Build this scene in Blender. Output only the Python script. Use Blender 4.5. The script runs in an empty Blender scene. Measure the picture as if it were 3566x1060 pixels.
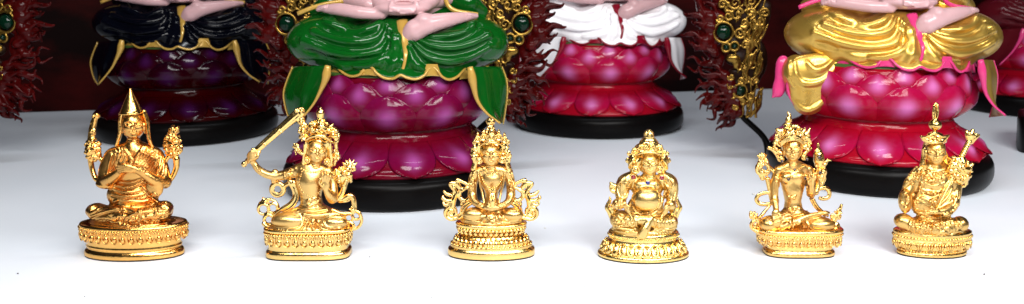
import bpy, bmesh, math, random
import numpy as np
from mathutils import Vector, Matrix

random.seed(7)
SC = bpy.context.scene
COL = SC.collection
CM = 0.01
PI = math.pi
RIDGE = 1.25

# ------------------------------------------------------------------ camera model (centimetres)
CAM_H = 12.7
FOC = 2300.0            # focal length in pixels of a 2576 px wide view
PITCH = math.radians(5.0)
OCX, OCY = 1288.0, 119.0
FW = np.array([0, math.cos(PITCH), -math.sin(PITCH)])
UP = np.array([0, math.sin(PITCH), math.cos(PITCH)])
CAMP = np.array([0, 0, CAM_H])


def ray(px, py):
    return np.array([px - OCX, 0, 0]) + UP * (OCY - py) + FW * FOC


def ground(px, py):
    r = ray(px, py)
    t = -CAM_H / r[2]
    return CAMP + r * t


# ------------------------------------------------------------------ materials
def mat(name, color, rough=0.4, metal=0.0, coat=0.0, bump=0.0, bscale=400.0, var=0.0, vscale=60.0, sub=0.0,
        spec=0.5):
    m = bpy.data.materials.new(name)
    m.use_nodes = True
    nt = m.node_tree
    b = nt.nodes['Principled BSDF']
    b.inputs['Base Color'].default_value = (*color, 1)
    b.inputs['Roughness'].default_value = rough
    b.inputs['Metallic'].default_value = metal
    b.inputs['Coat Weight'].default_value = coat
    b.inputs['Coat Roughness'].default_value = 0.05
    b.inputs['Specular IOR Level'].default_value = spec
    if sub:
        b.inputs['Subsurface Weight'].default_value = sub
        b.inputs['Subsurface Radius'].default_value = (0.6, 0.25, 0.2)
        b.inputs['Subsurface Scale'].default_value = 0.004
    tc = nt.nodes.new('ShaderNodeTexCoord')
    if var:
        n = nt.nodes.new('ShaderNodeTexNoise')
        n.inputs['Scale'].default_value = vscale
        n.inputs['Detail'].default_value = 4
        nt.links.new(tc.outputs['Object'], n.inputs['Vector'])
        mr = nt.nodes.new('ShaderNodeMapRange')
        mr.inputs[1].default_value = 0.3
        mr.inputs[2].default_value = 0.7
        mr.inputs[3].default_value = 1 - var
        mr.inputs[4].default_value = 1 + var
        nt.links.new(n.outputs['Fac'], mr.inputs[0])
        h = nt.nodes.new('ShaderNodeVectorMath')
        h.operation = 'SCALE'
        h.inputs[0].default_value = color
        nt.links.new(mr.outputs[0], h.inputs['Scale'])
        nt.links.new(h.outputs[0], b.inputs['Base Color'])
        mr2 = nt.nodes.new('ShaderNodeMapRange')
        mr2.inputs[1].default_value = 0.3
        mr2.inputs[2].default_value = 0.7
        mr2.inputs[3].default_value = rough * 0.8
        mr2.inputs[4].default_value = rough * 1.25
        nt.links.new(n.outputs['Fac'], mr2.inputs[0])
        nt.links.new(mr2.outputs[0], b.inputs['Roughness'])
    if bump:
        n2 = nt.nodes.new('ShaderNodeTexNoise')
        n2.inputs['Scale'].default_value = bscale
        n2.inputs['Detail'].default_value = 3
        nt.links.new(tc.outputs['Object'], n2.inputs['Vector'])
        bp = nt.nodes.new('ShaderNodeBump')
        bp.inputs['Strength'].default_value = bump
        bp.inputs['Distance'].default_value = 0.0006
        nt.links.new(n2.outputs['Fac'], bp.inputs['Height'])
        nt.links.new(bp.outputs['Normal'], b.inputs['Normal'])
    return m


def lotus_mat(name, deep, body, spot):
    """painted resin petals: red at the root, magenta body, an airbrushed pale patch in the middle of each"""
    m = mat(name, body, rough=0.12, spec=0.16, bump=0.04, bscale=300)
    nt = m.node_tree
    b = nt.nodes['Principled BSDF']
    at = []
    for nm in ('tone', 'spot'):
        q = nt.nodes.new('ShaderNodeAttribute')
        q.attribute_name = nm
        at.append(q)
    tc = nt.nodes.new('ShaderNodeTexCoord')
    n = nt.nodes.new('ShaderNodeTexNoise')
    n.inputs['Scale'].default_value = 120
    n.inputs['Detail'].default_value = 4
    nt.links.new(tc.outputs['Object'], n.inputs['Vector'])
    cols = deep
    prev = None
    for q, c0, amt in ((at[0], body, 0.30), (at[1], spot, 0.22)):
        mm = nt.nodes.new('ShaderNodeMath')
        mm.operation = 'MULTIPLY_ADD'
        mm.inputs[1].default_value = amt
        nt.links.new(n.outputs['Fac'], mm.inputs[0])
        nt.links.new(q.outputs['Fac'], mm.inputs[2])
        ms = nt.nodes.new('ShaderNodeMath')
        ms.operation = 'SUBTRACT'
        ms.inputs[1].default_value = amt * 0.55
        ms.use_clamp = True
        nt.links.new(mm.outputs[0], ms.inputs[0])
        mx = nt.nodes.new('ShaderNodeMix')
        mx.data_type = 'RGBA'
        mx.inputs[6].default_value = (*deep, 1)
        mx.inputs[7].default_value = (*c0, 1)
        nt.links.new(ms.outputs[0], mx.inputs[0])
        if prev is not None:
            nt.links.new(prev.outputs[2], mx.inputs[6])
        prev = mx
    nt.links.new(prev.outputs[2], b.inputs['Base Color'])
    return m


# ------------------------------------------------------------------ objects
def empty(name, label, cat, loc, rz=0.0, group=None):
    o = bpy.data.objects.new(name, None)
    COL.objects.link(o)
    o.empty_display_size = 0.02
    o.location = (loc[0] * CM, loc[1] * CM, loc[2] * CM if len(loc) > 2 else 0)
    o.rotation_euler = (0, 0, rz)
    o['label'] = label
    o['category'] = cat
    if group:
        o['group'] = group
    return o


def link_mesh(name, verts, faces, m, parent=None, smooth=True, scale=CM):
    me = bpy.data.meshes.new(name)
    v = np.asarray(verts, dtype=np.float32) * scale
    if isinstance(faces, np.ndarray):
        nf = len(faces)
        me.vertices.add(len(v))
        me.vertices.foreach_set('co', v.ravel())
        me.loops.add(nf * 4)
        me.loops.foreach_set('vertex_index', faces.ravel().astype(np.int32))
        me.polygons.add(nf)
        me.polygons.foreach_set('loop_start', np.arange(0, nf * 4, 4, dtype=np.int32))
        me.polygons.foreach_set('loop_total', np.full(nf, 4, dtype=np.int32))
        me.update(calc_edges=True)
        me.validate()
    else:
        me.from_pydata([tuple(p) for p in v], [], faces)
        me.update()
    if smooth:
        me.polygons.foreach_set('use_smooth', np.ones(len(me.polygons), dtype=bool))
    o = bpy.data.objects.new(name, me)
    if m is not None:
        me.materials.append(m)
    COL.objects.link(o)
    if parent is not None:
        o.parent = parent
    return o


def catmull(pts, n=6):
    """smooth polyline through pts (any dimension)"""
    p = [np.asarray(q, dtype=float) for q in pts]
    if len(p) < 3:
        return [p[0] + (p[-1] - p[0]) * i / n for i in range(n + 1)] if len(p) == 2 else p
    out = []
    ext = [2 * p[0] - p[1]] + p + [2 * p[-1] - p[-2]]
    for i in range(1, len(ext) - 2):
        a, b, c, d = ext[i - 1:i + 3]
        for k in range(n):
            t = k / n
            out.append(0.5 * ((2 * b) + (c - a) * t + (2 * a - 5 * b + 4 * c - d) * t * t
                              + (3 * b - a - 3 * c + d) * t ** 3))
    out.append(p[-1])
    return out


class MB:
    """collects explicit shapes into one mesh (centimetres, local)"""

    def __init__(s):
        s.v = []
        s.f = []

    def add(s, v, f):
        n = len(s.v)
        s.v += [tuple(p) for p in v]
        s.f += [tuple(i + n for i in q) for q in f]

    def field(s, vf):
        v, f = vf
        s.add(v.tolist(), f.tolist())

    def tube(s, pts, rad, n=8, flat=1.0, up=(0, -1, 0), closed=False):
        p = np.array([np.asarray(q, float) for q in pts])
        m = len(p)
        if np.isscalar(rad):
            rad = [rad] * m
        elif len(rad) != m:
            xs = np.linspace(0, 1, len(rad))
            rad = np.interp(np.linspace(0, 1, m), xs, rad)
        v, f = [], []
        for i in range(m):
            if closed:
                t = p[(i + 1) % m] - p[i - 1]
            else:
                t = p[min(i + 1, m - 1)] - p[max(i - 1, 0)]
            t = t / (np.linalg.norm(t) + 1e-9)
            a = np.cross(t, up)
            if np.linalg.norm(a) < 1e-3:
                a = np.cross(t, (1, 0, 0.1))
            a /= np.linalg.norm(a)
            b = np.cross(a, t)
            for k in range(n):
                th = 2 * PI * k / n
                v.append(p[i] + rad[i] * (a * math.cos(th) + b * flat * math.sin(th)))
        rng = m if closed else m - 1
        for i in range(rng):
            j = (i + 1) % m
            for k in range(n):
                l = (k + 1) % n
                f.append((i * n + k, i * n + l, j * n + l, j * n + k))
        if not closed:
            f.append(tuple(range(n))[::-1])
            f.append(tuple((m - 1) * n + k for k in range(n)))
        s.add(v, f)

    def ball(s, c, r, seg=10, rings=7, M=None):
        if np.isscalar(r):
            r = (r, r, r)
        v = []
        f = []
        for i in range(rings + 1):
            ph = PI * i / rings
            for k in range(seg):
                th = 2 * PI * k / seg
                q = Vector((r[0] * math.sin(ph) * math.cos(th), r[1] * math.sin(ph) * math.sin(th), r[2] * math.cos(ph)))
                if M is not None:
                    q = M @ q
                v.append((c[0] + q[0], c[1] + q[1], c[2] + q[2]))
        for i in range(rings):
            for k in range(seg):
                l = (k + 1) % seg
                f.append((i * seg + k, (i + 1) * seg + k, (i + 1) * seg + l, i * seg + l))
        s.add(v, f)

    def ring(s, c, R, r, normal=(0, -1, 0), seg=20, n=8, sx=1.0, sz=1.0):
        nrm = Vector(normal).normalized()
        q = nrm.to_track_quat('Z', 'Y')
        pts = []
        for i in range(seg):
            th = 2 * PI * i / seg
            w = q @ Vector((R * sx * math.cos(th), R * sz * math.sin(th), 0))
            pts.append((c[0] + w[0], c[1] + w[1], c[2] + w[2]))
        s.tube(pts, r, n=n, up=tuple(nrm), closed=True)

    def lathe(s, prof, sx=1.0, sy=1.0, n=72, e=2.0, c=(0, 0, 0)):
        """closed body of revolution; prof = [(r, z)...]; e = superellipse exponent of the plan"""
        v, f = [], []
        m = len(prof)
        for r, z in prof:
            for k in range(n):
                th = 2 * PI * k / n
                cc, ss = math.cos(th), math.sin(th)
                x = math.copysign(abs(cc) ** (2 / e), cc)
                y = math.copysign(abs(ss) ** (2 / e), ss)
                v.append((c[0] + r * sx * x, c[1] + r * sy * y, c[2] + z))
        for i in range(m - 1):
            for k in range(n):
                l = (k + 1) % n
                f.append((i * n + k, i * n + l, (i + 1) * n + l, (i + 1) * n + k))
        f.append(tuple(range(n))[::-1])
        f.append(tuple((m - 1) * n + k for k in range(n)))
        s.add(v, f)

    def build(s, name, m, parent=None, smooth=True):
        return link_mesh(name, s.v, s.f, m, parent, smooth)


def smoothprof(prof, n=5):
    return [(float(max(q[0], 0.0)), float(q[1])) for q in catmull(prof, n)]


# ------------------------------------------------------------------ picture frame -> local space of one thing
class Frame:
    """turns points measured in a crop of the photograph into the local centimetres of one thing:
    (x, y) in crop pixels plus a depth d towards the viewer (crop pixels) from the thing's centre"""

    def __init__(s, region, width, cx, cy):
        s.k = (region[2] - region[0]) / width * 2576 / 3566
        s.ox = region[0] * 2576 / 3566
        s.oy = region[1] * 2576 / 3566
        s.c = ground(*s.D(cx, cy))
        s.dep = float(np.dot(s.c - CAMP, FW))
        s.u = s.k * s.dep / FOC

    def D(s, x, y):
        return s.ox + x * s.k, s.oy + y * s.k

    def P(s, x, y, d=0.0):
        r = ray(*s.D(x, y))
        Y = s.c[1] - d * s.u
        t = Y / r[1]
        w = CAMP + r * t
        return w - s.c

    def R(s, r):
        return r * s.u


class Field:
    """a signed distance grid; shapes are blended in and polygonised into one continuous surface"""

    def __init__(s, fr, x0, y0, x1, y1, d0, d1, h):
        s.fr = fr
        cs = np.array([fr.P(x, y, d) for x in (x0, x1) for y in (y0, y1) for d in (d0, d1)])
        s.lo = cs.min(0)
        s.hi = cs.max(0)
        s.h = h
        s.n = np.ceil((s.hi - s.lo) / h).astype(int) + 1
        s.F = np.full(s.n, 50.0, dtype=np.float32)
        s.ax = [s.lo[i] + h * np.arange(s.n[i]) for i in range(3)]

    def _sl(s, lo, hi, pad):
        a = np.clip(np.floor((np.asarray(lo) - pad - s.lo) / s.h).astype(int), 0, s.n)
        b = np.clip(np.ceil((np.asarray(hi) + pad - s.lo) / s.h).astype(int) + 1, 0, s.n)
        if np.any(b <= a):
            return None
        sl = tuple(slice(a[i], b[i]) for i in range(3))
        g = (s.ax[0][sl[0]][:, None, None], s.ax[1][sl[1]][None, :, None], s.ax[2][sl[2]][None, None, :])
        return sl, g

    def _mix(s, sl, d, k, cut):
        a = s.F[sl]
        if cut:
            d = -d
            if k > 0:
                hh = np.maximum(k - np.abs(a - d), 0) / k
                s.F[sl] = np.maximum(a, d) + hh * hh * k * 0.25
            else:
                s.F[sl] = np.maximum(a, d)
        else:
            if k > 0:
                hh = np.maximum(k - np.abs(a - d), 0) / k
                s.F[sl] = np.minimum(a, d) - hh * hh * k * 0.25
            else:
                s.F[sl] = np.minimum(a, d)

    # raw centimetre versions
    def ellc(s, c, r, k=0.1, M=None, cut=False):
        r = np.asarray(r, float)
        R = np.array([r.max()] * 3) if M is not None else r
        q = s._sl(c - R, c + R, k + 2 * s.h)
        if q is None:
            return
        sl, (X, Y, Z) = q
        x, y, z = X - c[0], Y - c[1], Z - c[2]
        if M is not None:
            Mi = np.array(M.inverted())
            x, y, z = (Mi[0][0] * x + Mi[0][1] * y + Mi[0][2] * z, Mi[1][0] * x + Mi[1][1] * y + Mi[1][2] * z,
                       Mi[2][0] * x + Mi[2][1] * y + Mi[2][2] * z)
        k0 = np.sqrt((x / r[0]) ** 2 + (y / r[1]) ** 2 + (z / r[2]) ** 2)
        k1 = np.sqrt((x / r[0] ** 2) ** 2 + (y / r[1] ** 2) ** 2 + (z / r[2] ** 2) ** 2) + 1e-6
        s._mix(sl, (k0 * (k0 - 1) / k1).astype(np.float32), k, cut)

    def tubec(s, pts, rad, k=0.1, cut=False):
        p = np.array(pts, float)
        m = len(p)
        if m < 2:
            return
        if np.isscalar(rad):
            rad = np.full(m, float(rad))
        elif len(rad) != m:
            rad = np.interp(np.linspace(0, 1, m), np.linspace(0, 1, len(rad)), rad)
        rm = max(rad)
        pad = rm + k + 2 * s.h
        q = s._sl(p.min(0), p.max(0), pad)
        if q is None:
            return
        sl, _ = q
        D = np.full(s.F[sl].shape, 50.0, dtype=np.float32)
        off = [sl[i].start for i in range(3)]
        for i in range(m - 1):
            a, b = p[i], p[i + 1]
            qq = s._sl(np.minimum(a, b), np.maximum(a, b), pad)
            if qq is None:
                continue
            s2, (X, Y, Z) = qq
            ab = b - a
            L = float(ab @ ab) + 1e-9
            x, y, z = X - a[0], Y - a[1], Z - a[2]
            t = np.clip((x * ab[0] + y * ab[1] + z * ab[2]) / L, 0, 1)
            d = np.sqrt((x - t * ab[0]) ** 2 + (y - t * ab[1]) ** 2 + (z - t * ab[2]) ** 2) - (rad[i] + t * (rad[i + 1] - rad[i]))
            s3 = tuple(slice(s2[j].start - off[j], s2[j].stop - off[j]) for j in range(3))
            D[s3] = np.minimum(D[s3], d)
        s._mix(sl, D, k, cut)

    # crop pixel versions
    def ell(s, x, y, d, rx, rz, rd, k=8, rot=0.0, cut=False):
        u = s.fr.u
        M = Matrix.Rotation(math.radians(rot), 3, 'Y') if rot else None
        s.ellc(s.fr.P(x, y, d), (rx * u, rd * u, rz * u), k * u, M, cut)

    def tube(s, pts, rad, k=6, n=5, cut=False):
        u = s.fr.u
        q = catmull([s.fr.P(*a) for a in pts], n)
        r = rad * u if np.isscalar(rad) else [a * u for a in rad]
        s.tubec(q, r, k * u, cut)

    def front(s, x, y, default=None):
        """where the line of sight through (x, y) first meets the surface"""
        r = ray(*s.fr.D(x, y))
        o = CAMP - s.fr.c
        t0 = (s.lo[1] - o[1]) / r[1]
        t1 = (s.hi[1] - o[1]) / r[1]
        t = np.linspace(t0, t1, int(s.n[1] * 1.6))
        q = o[None, :] + t[:, None] * r[None, :]
        i = np.round((q - s.lo) / s.h).astype(int)
        ok = np.all((i >= 0) & (i < s.n), axis=1)
        i = np.clip(i, 0, s.n - 1)
        val = np.where(ok, s.F[i[:, 0], i[:, 1], i[:, 2]], 9)
        w = np.nonzero(val < 0)[0]
        if len(w) == 0:
            return s.fr.P(x, y, default) if default is not None else None
        return q[w[0]]

    def proj(s, pts, n=6, lift=0.0):
        out = []
        for a in catmull(pts, n):
            p = s.front(a[0], a[1])
            if p is not None:
                out.append(p + np.array([0, -lift * s.fr.u, 0]))
        # break the stroke where the surface jumps in depth
        runs = [[]]
        for p in out:
            if runs[-1] and abs(p[1] - runs[-1][-1][1]) > 13 * s.fr.u:
                runs.append([])
            runs[-1].append(p)
        good = []
        for r in runs:
            if len(r) > 2:
                q = np.array(r)
                for it in range(4):
                    q[1:-1] = 0.5 * q[1:-1] + 0.25 * (q[:-2] + q[2:])
                good.append(list(q))
        return good

    def ridge(s, pts, r=4, k=4, n=6, sink=0.0, crease=True):
        """a fold: a roll and, along its lower side, the crease under it"""
        u = s.fr.u * RIDGE
        rm = r if np.isscalar(r) else max(r)
        runs = s.proj(pts, n, lift=-rm * sink)
        under = []
        if crease and rm >= 3.5 and s.h < 0.03:
            c = catmull(pts, 3)
            sh = []
            for i, p in enumerate(c):
                t = np.asarray(c[min(i + 1, len(c) - 1)], float) - np.asarray(c[max(i - 1, 0)], float)
                t /= np.linalg.norm(t) + 1e-9
                nx, ny = -t[1], t[0]
                if ny < 0:
                    nx, ny = -nx, -ny
                sh.append((p[0] + nx * rm * 1.55, p[1] + ny * rm * 1.55))
            under = s.proj(sh, 2)
        for q in runs:
            s.tubec(q, r * u if np.isscalar(r) else [a * u for a in r], k * 0.6 * s.fr.u)
        for q in under:
            s.tubec(q, [0.3 * rm * u, 0.62 * rm * u, 0.3 * rm * u], 1.5 * s.fr.u, cut=True)

    def strokes(s, jobs):
        """many folds at once, all laid on the surface as it is before the first of them:
        (points, radii, blend, cut)"""
        todo = [(q, r, k, cut) for pts, r, k, cut in jobs for q in s.proj(pts, 8)]
        u = s.fr.u
        for q, r, k, cut in todo:
            s.tubec(q, r * u if np.isscalar(r) else [a * u for a in r], k * u, cut=cut)

    def groove(s, pts, r=3, k=3, n=6):
        u = s.fr.u
        for q in s.proj(pts, n):
            s.tubec(q, r * u if np.isscalar(r) else [a * u for a in r], k * u, cut=True)

    def plumps(s, x, y, rx, rz, n, r, seed=1, k=1.5):
        """small cast knobs sitting on whatever surface is in front"""
        g = random.Random(seed)
        for i in range(n):
            a, q = g.uniform(0, 2 * PI), math.sqrt(g.random())
            s.bead(x + rx * q * math.cos(a), y + rz * q * math.sin(a), r * g.uniform(0.65, 1.25), k, 0.15)

    def bead(s, x, y, r, k=2, lift=0.3):
        p = s.front(x, y)
        if p is not None:
            u = s.fr.u
            s.ellc(p + np.array([0, -lift * r * u, 0]), (r * u,) * 3, k * u)

    def beads(s, pts, r, step=None, k=1.5, lift=0.3):
        c = catmull(pts, 10)
        L = 0
        step = step or 2.1 * r
        last = None
        for a in c:
            if last is None or math.hypot(a[0] - last[0], a[1] - last[1]) >= step:
                s.bead(a[0], a[1], r, k, lift)
                last = a

    def lumps(s, x, y, d, rx, rz, rd, n, r, seed=1, k=2, back=False):
        """small cast knobs and buds over a rounded mass"""
        g = random.Random(seed)
        for i in range(n):
            ph = g.uniform(0, 2 * PI)
            w = g.uniform(-0.2, 1) if not back else g.uniform(-1, 1)
            q = math.sqrt(max(0, 1 - w * w))
            rr = r * g.uniform(0.6, 1.25)
            s.ell(x + rx * q * math.cos(ph), y + rz * q * math.sin(ph), d + rd * w, rr, rr * g.uniform(0.7, 1.3), rr, k)

    def petals(s, x, y, d, n, L, w, a0, a1, k=2, thick=4):
        for i in range(n):
            a = math.radians(a0 + (a1 - a0) * i / max(1, n - 1))
            s.tube([(x, y, d), (x + L * 0.6 * math.sin(a), y - L * 0.6 * math.cos(a), d + 4),
                    (x + L * math.sin(a), y - L * math.cos(a), d + 2)], [w * 0.7, w, w * 0.3], k)

    def mesh(s, passes=1):
        F = s.F
        F[0], F[-1] = 5, 5
        F[:, 0], F[:, -1] = 5, 5
        F[:, :, 0], F[:, :, -1] = 5, 5
        ins = F < 0
        i8 = ins.astype(np.int8)
        cnt = sum(i8[a:a + F.shape[0] - 1 if a == 0 else None, b:b + F.shape[1] - 1 if b == 0 else None,
                  c:c + F.shape[2] - 1 if c == 0 else None] for a in (0, 1) for b in (0, 1) for c in (0, 1))
        act = (cnt > 0) & (cnt < 8)
        ids = np.argwhere(act)
        idx = np.full(act.shape, -1, dtype=np.int32)
        idx[act] = np.arange(len(ids))
        acc = np.zeros((len(ids), 3))
        num = np.zeros(len(ids))
        for axis in range(3):
            o1, o2 = [j for j in range(3) if j != axis]
            for a in (0, 1):
                for b in (0, 1):
                    c0 = [0, 0, 0]
                    c0[o1], c0[o2] = a, b
                    c1 = list(c0)
                    c1[axis] = 1
                    fa = F[ids[:, 0] + c0[0], ids[:, 1] + c0[1], ids[:, 2] + c0[2]].astype(float)
                    fb = F[ids[:, 0] + c1[0], ids[:, 1] + c1[1], ids[:, 2] + c1[2]].astype(float)
                    cr = (fa < 0) != (fb < 0)
                    t = np.where(cr, fa / np.where(cr, fa - fb, 1), 0)
                    p = np.tile(np.array(c0, float), (len(ids), 1))
                    p[:, axis] = t
                    acc[cr] += p[cr]
                    num[cr] += 1
        v = s.lo + s.h * (ids + acc / num[:, None])
        quads = []
        for axis in range(3):
            o1, o2 = [(1, 2), (2, 0), (0, 1)][axis]
            lo = [slice(None)] * 3
            hi = [slice(None)] * 3
            lo[axis], hi[axis] = slice(0, -1), slice(1, None)
            ch = ins[tuple(lo)] != ins[tuple(hi)]
            e = np.argwhere(ch)
            e = e[(e[:, o1] > 0) & (e[:, o2] > 0)]
            d1 = np.zeros(3, int)
            d1[o1] = 1
            d2 = np.zeros(3, int)
            d2[o2] = 1
            g = lambda q: idx[q[:, 0], q[:, 1], q[:, 2]]
            A, B, Cc, Dd = g(e - d1 - d2), g(e - d2), g(e), g(e - d1)
            q = np.stack([A, B, Cc, Dd], 1)
            fl = ~ins[e[:, 0], e[:, 1], e[:, 2]]
            q[fl] = q[fl][:, ::-1]
            quads.append(q)
        f = np.concatenate(quads)
        f = f[np.all(f >= 0, axis=1)]
        # one light relaxation pass to remove grid stepping
        a = np.concatenate([f[:, 0], f[:, 1], f[:, 2], f[:, 3]])
        b = np.concatenate([f[:, 1], f[:, 2], f[:, 3], f[:, 0]])
        n = len(v)
        w = np.maximum(np.bincount(a, minlength=n) + np.bincount(b, minlength=n), 1)
        for it in range(passes):
            nb = np.stack([np.bincount(a, weights=v[b, j], minlength=n) + np.bincount(b, weights=v[a, j], minlength=n)
                           for j in range(3)], 1)
            v = v + (0.35 if passes == 1 else 0.5) * (nb / w[:, None] - v)
        return v, f

    def build(s, name, m, parent=None, passes=1):
        v, f = s.mesh(passes)
        return link_mesh(name, v, f, m, parent)


def join_build(fields, name, m, parent):
    vs, fs, n = [], [], 0
    for fl in fields:
        v, f = fl.mesh()
        vs.append(v)
        fs.append(f + n)
        n += len(v)
    return link_mesh(name, np.concatenate(vs), np.concatenate(fs), m, parent)


# ------------------------------------------------------------------ a cast face
def head_field(fr, cx, cy, a, b, d, yaw=0.0, tilt=0.0, h=0.014, neck=(0, 0), frown=False, serene=True, ears=True):
    """cx, cy = centre of the face, a / b = half width / half height, d = depth of the head's centre"""
    F = Field(fr, cx - a * 1.7, cy - b * 1.7, cx + a * 1.7, cy + b * 2.3, d - a * 1.7, d + a * 2.2, h)
    ct, st = math.cos(math.radians(tilt)), math.sin(math.radians(tilt))

    def q(fx, fy):
        x = fx * a + yaw * a * (1 - min(1, fx * fx))
        y = -fy * b
        return cx + x * ct - y * st, cy + x * st + y * ct

    x, y = q(0, 0.15)
    F.ell(x - yaw * a, y, d, a * 0.97, b * 1.0, a * 1.05, k=0)
    x, y = q(0, -0.35)
    F.ell(x - yaw * a * 0.6, y, d + a * 0.18, a * 0.80, b * 0.66, a * 0.86, k=a * 0.3)
    x, y = q(0, -0.80)
    F.ell(x, y, d + a * 0.75, a * 0.3, b * 0.17, a * 0.26, k=a * 0.25)
    # neck with rings
    nx, ny = neck
    F.tube([(cx + nx * 0.2, cy + b * 0.6, d - a * 0.1), (cx + nx, cy + b * 1.5 + ny, d - a * 0.15)], [a * 0.52, a * 0.6], k=a * 0.15)
    for t in (1.15, 1.32):
        F.ell(cx + nx * 0.6, cy + b * t, d - a * 0.1, a * 0.62, a * 0.10, a * 0.62, k=a * 0.06)
    # cheeks, eye sockets
    for sx in (-1, 1):
        x, y = q(sx * 0.5, -0.22)
        p = F.front(x, y)
        if p is not None:
            F.ellc(p + np.array([0, 0.10 * a * fr.u, 0]), (a * 0.30 * fr.u, a * 0.22 * fr.u, b * 0.24 * fr.u), a * 0.2 * fr.u)
        F.groove([q(sx * 0.2, 0.12), q(sx * 0.42, 0.15), q(sx * 0.68, 0.1)], [a * 0.10, a * 0.16, a * 0.08], k=a * 0.16)
    # nose
    pts = []
    for fy, lift in ((0.24, 0.02), (0.0, 0.12), (-0.18, 0.22)):
        x, y = q(0, fy)
        p = F.front(x, y)
        if p is not None:
            pts.append(p + np.array([0, -lift * a * fr.u, 0]))
    if len(pts) == 3:
        F.tubec(pts, [a * 0.075 * fr.u, a * 0.10 * fr.u, a * 0.155 * fr.u], a * 0.08 * fr.u)
        for sx in (-1, 1):
            F.ellc(pts[2] + np.array([sx * 0.15 * a * fr.u, 0.10 * a * fr.u, 0]), (a * 0.10 * fr.u,) * 3, a * 0.06 * fr.u)
    for sx in (-1, 1):
        if frown:
            F.ridge([q(sx * 0.10, 0.20), q(sx * 0.36, 0.36), q(sx * 0.78, 0.42)], a * 0.085, k=a * 0.08, crease=False)
        else:
            F.ridge([q(sx * 0.12, 0.22), q(sx * 0.40, 0.38), q(sx * 0.76, 0.26)], a * 0.06, k=a * 0.07, crease=False)
        # lowered lid: a soft almond with a line under it
        x, y = q(sx * 0.42, 0.07)
        p = F.front(x, y)
        if p is not None:
            F.ellc(p + np.array([0, 0.03 * a * fr.u, 0]), (a * 0.25 * fr.u, a * 0.11 * fr.u, b * 0.085 * fr.u), a * 0.04 * fr.u)
        F.groove([q(sx * 0.18, 0.03), q(sx * 0.42, -0.03), q(sx * 0.70, 0.05)], a * 0.035, k=a * 0.03)
        F.ridge([q(sx * 0.20, -0.07), q(sx * 0.42, -0.12), q(sx * 0.66, -0.05)], a * 0.04, k=a * 0.05, crease=False)
    # mouth
    F.ridge([q(-0.24, -0.47), q(-0.09, -0.43), q(0, -0.455), q(0.09, -0.43), q(0.24, -0.47)], a * 0.06, k=a * 0.05, crease=False)
    F.ridge([q(-0.16, -0.58), q(0, -0.61), q(0.16, -0.58)], a * 0.075, k=a * 0.06, crease=False)
    F.groove([q(-0.30, -0.49), q(0, -0.525), q(0.30, -0.49)], a * 0.03, k=a * 0.02)
    if ears:
        for sx in (-1, 1):
            x, y = q(sx * 1.0, -0.05)
            F.ell(x, y, d + a * 0.05, a * 0.11, b * 0.30, a * 0.2, k=a * 0.06)
            x, y = q(sx * 1.02, -0.42)
            F.ell(x, y, d + a * 0.1, a * 0.09, b * 0.2, a * 0.13, k=a * 0.06)
    return F


# ------------------------------------------------------------------ rows of cast petals round a base
def outline(rx, ry, e, n, jitter=0.0):
    """n points equally spaced along a superellipse, with outward normals"""
    N = 720
    P = []
    for i in range(N + 1):
        th = 2 * PI * i / N
        c, s = math.cos(th), math.sin(th)
        P.append((rx * math.copysign(abs(c) ** (2 / e), c), ry * math.copysign(abs(s) ** (2 / e), s)))
    L = [0]
    for i in range(N):
        L.append(L[-1] + math.dist(P[i], P[i + 1]))
    out = []
    for k in range(n):
        t = (k + 0.5) / n * L[-1]
        i = next(j for j in range(N) if L[j + 1] >= t)
        f = (t - L[i]) / max(1e-9, L[i + 1] - L[i])
        x = P[i][0] + f * (P[i + 1][0] - P[i][0])
        y = P[i][1] + f * (P[i + 1][1] - P[i][1])
        i0, i1 = (i - 2) % N, (i + 3) % N
        tx, ty = P[i1][0] - P[i0][0], P[i1][1] - P[i0][1]
        l = math.hypot(tx, ty)
        out.append((x, y, ty / l, -tx / l))
    return out


def frame_mat(nx, ny, lean=0.0):
    """columns: tangent, outward normal (leaning), up"""
    nrm = Vector((nx * math.cos(lean), ny * math.cos(lean), math.sin(lean)))
    t = Vector((-ny, nx, 0))
    up = t.cross(nrm) if t.cross(nrm).z > 0 else nrm.cross(t)
    return Matrix((t, nrm, up)).transposed()
# ------------------------------------------------------------------ gold
GOLD_WARM = mat('warm_gold', (0.84, 0.47, 0.13), rough=0.19, metal=1, bump=0.14, bscale=800, var=0.08, vscale=160)
GOLD = mat('bright_gold', (0.87, 0.58, 0.20), rough=0.20, metal=1, bump=0.14, bscale=800, var=0.08, vscale=160)
GOLD_MATTE = mat('satin_gold', (0.86, 0.55, 0.18), rough=0.23, metal=1, bump=0.22, bscale=1200, var=0.08, vscale=160)
GOLD_LEMON = mat('lemon_gold', (0.88, 0.62, 0.22), rough=0.22, metal=1, bump=0.20, bscale=1000, var=0.08, vscale=160)
GOLD_OLD = mat('mellow_gold', (0.84, 0.54, 0.17), rough=0.22, metal=1, bump=0.25, bscale=900, var=0.10, vscale=180)
SATIN = {}
for _g, _c, _r in ((GOLD_WARM, (0.70, 0.365, 0.10), 0.27), (GOLD, (0.72, 0.455, 0.155), 0.31), (GOLD_MATTE, (0.71, 0.435, 0.14), 0.31),
                   (GOLD_LEMON, (0.74, 0.50, 0.175), 0.31), (GOLD_OLD, (0.69, 0.43, 0.135), 0.29)):
    SATIN[_g.name] = mat('brushed_' + _g.name, _c, rough=_r, metal=1, bump=0.14, bscale=1400, var=0.07, vscale=140)
CONTACT_DARK = mat('contact_shadow_dark', (0.012, 0.009, 0.007), rough=0.9)  # near-black strip under each base, standing in for its contact shadow
GEM_RED = mat('red_gem', (0.22, 0.005, 0.01), rough=0.12, coat=1)
GEM_BLUE = mat('blue_gem', (0.005, 0.008, 0.16), rough=0.12, coat=1)
GEM_DARK = mat('dark_garnet', (0.03, 0.004, 0.006), rough=0.12, coat=1)

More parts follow.
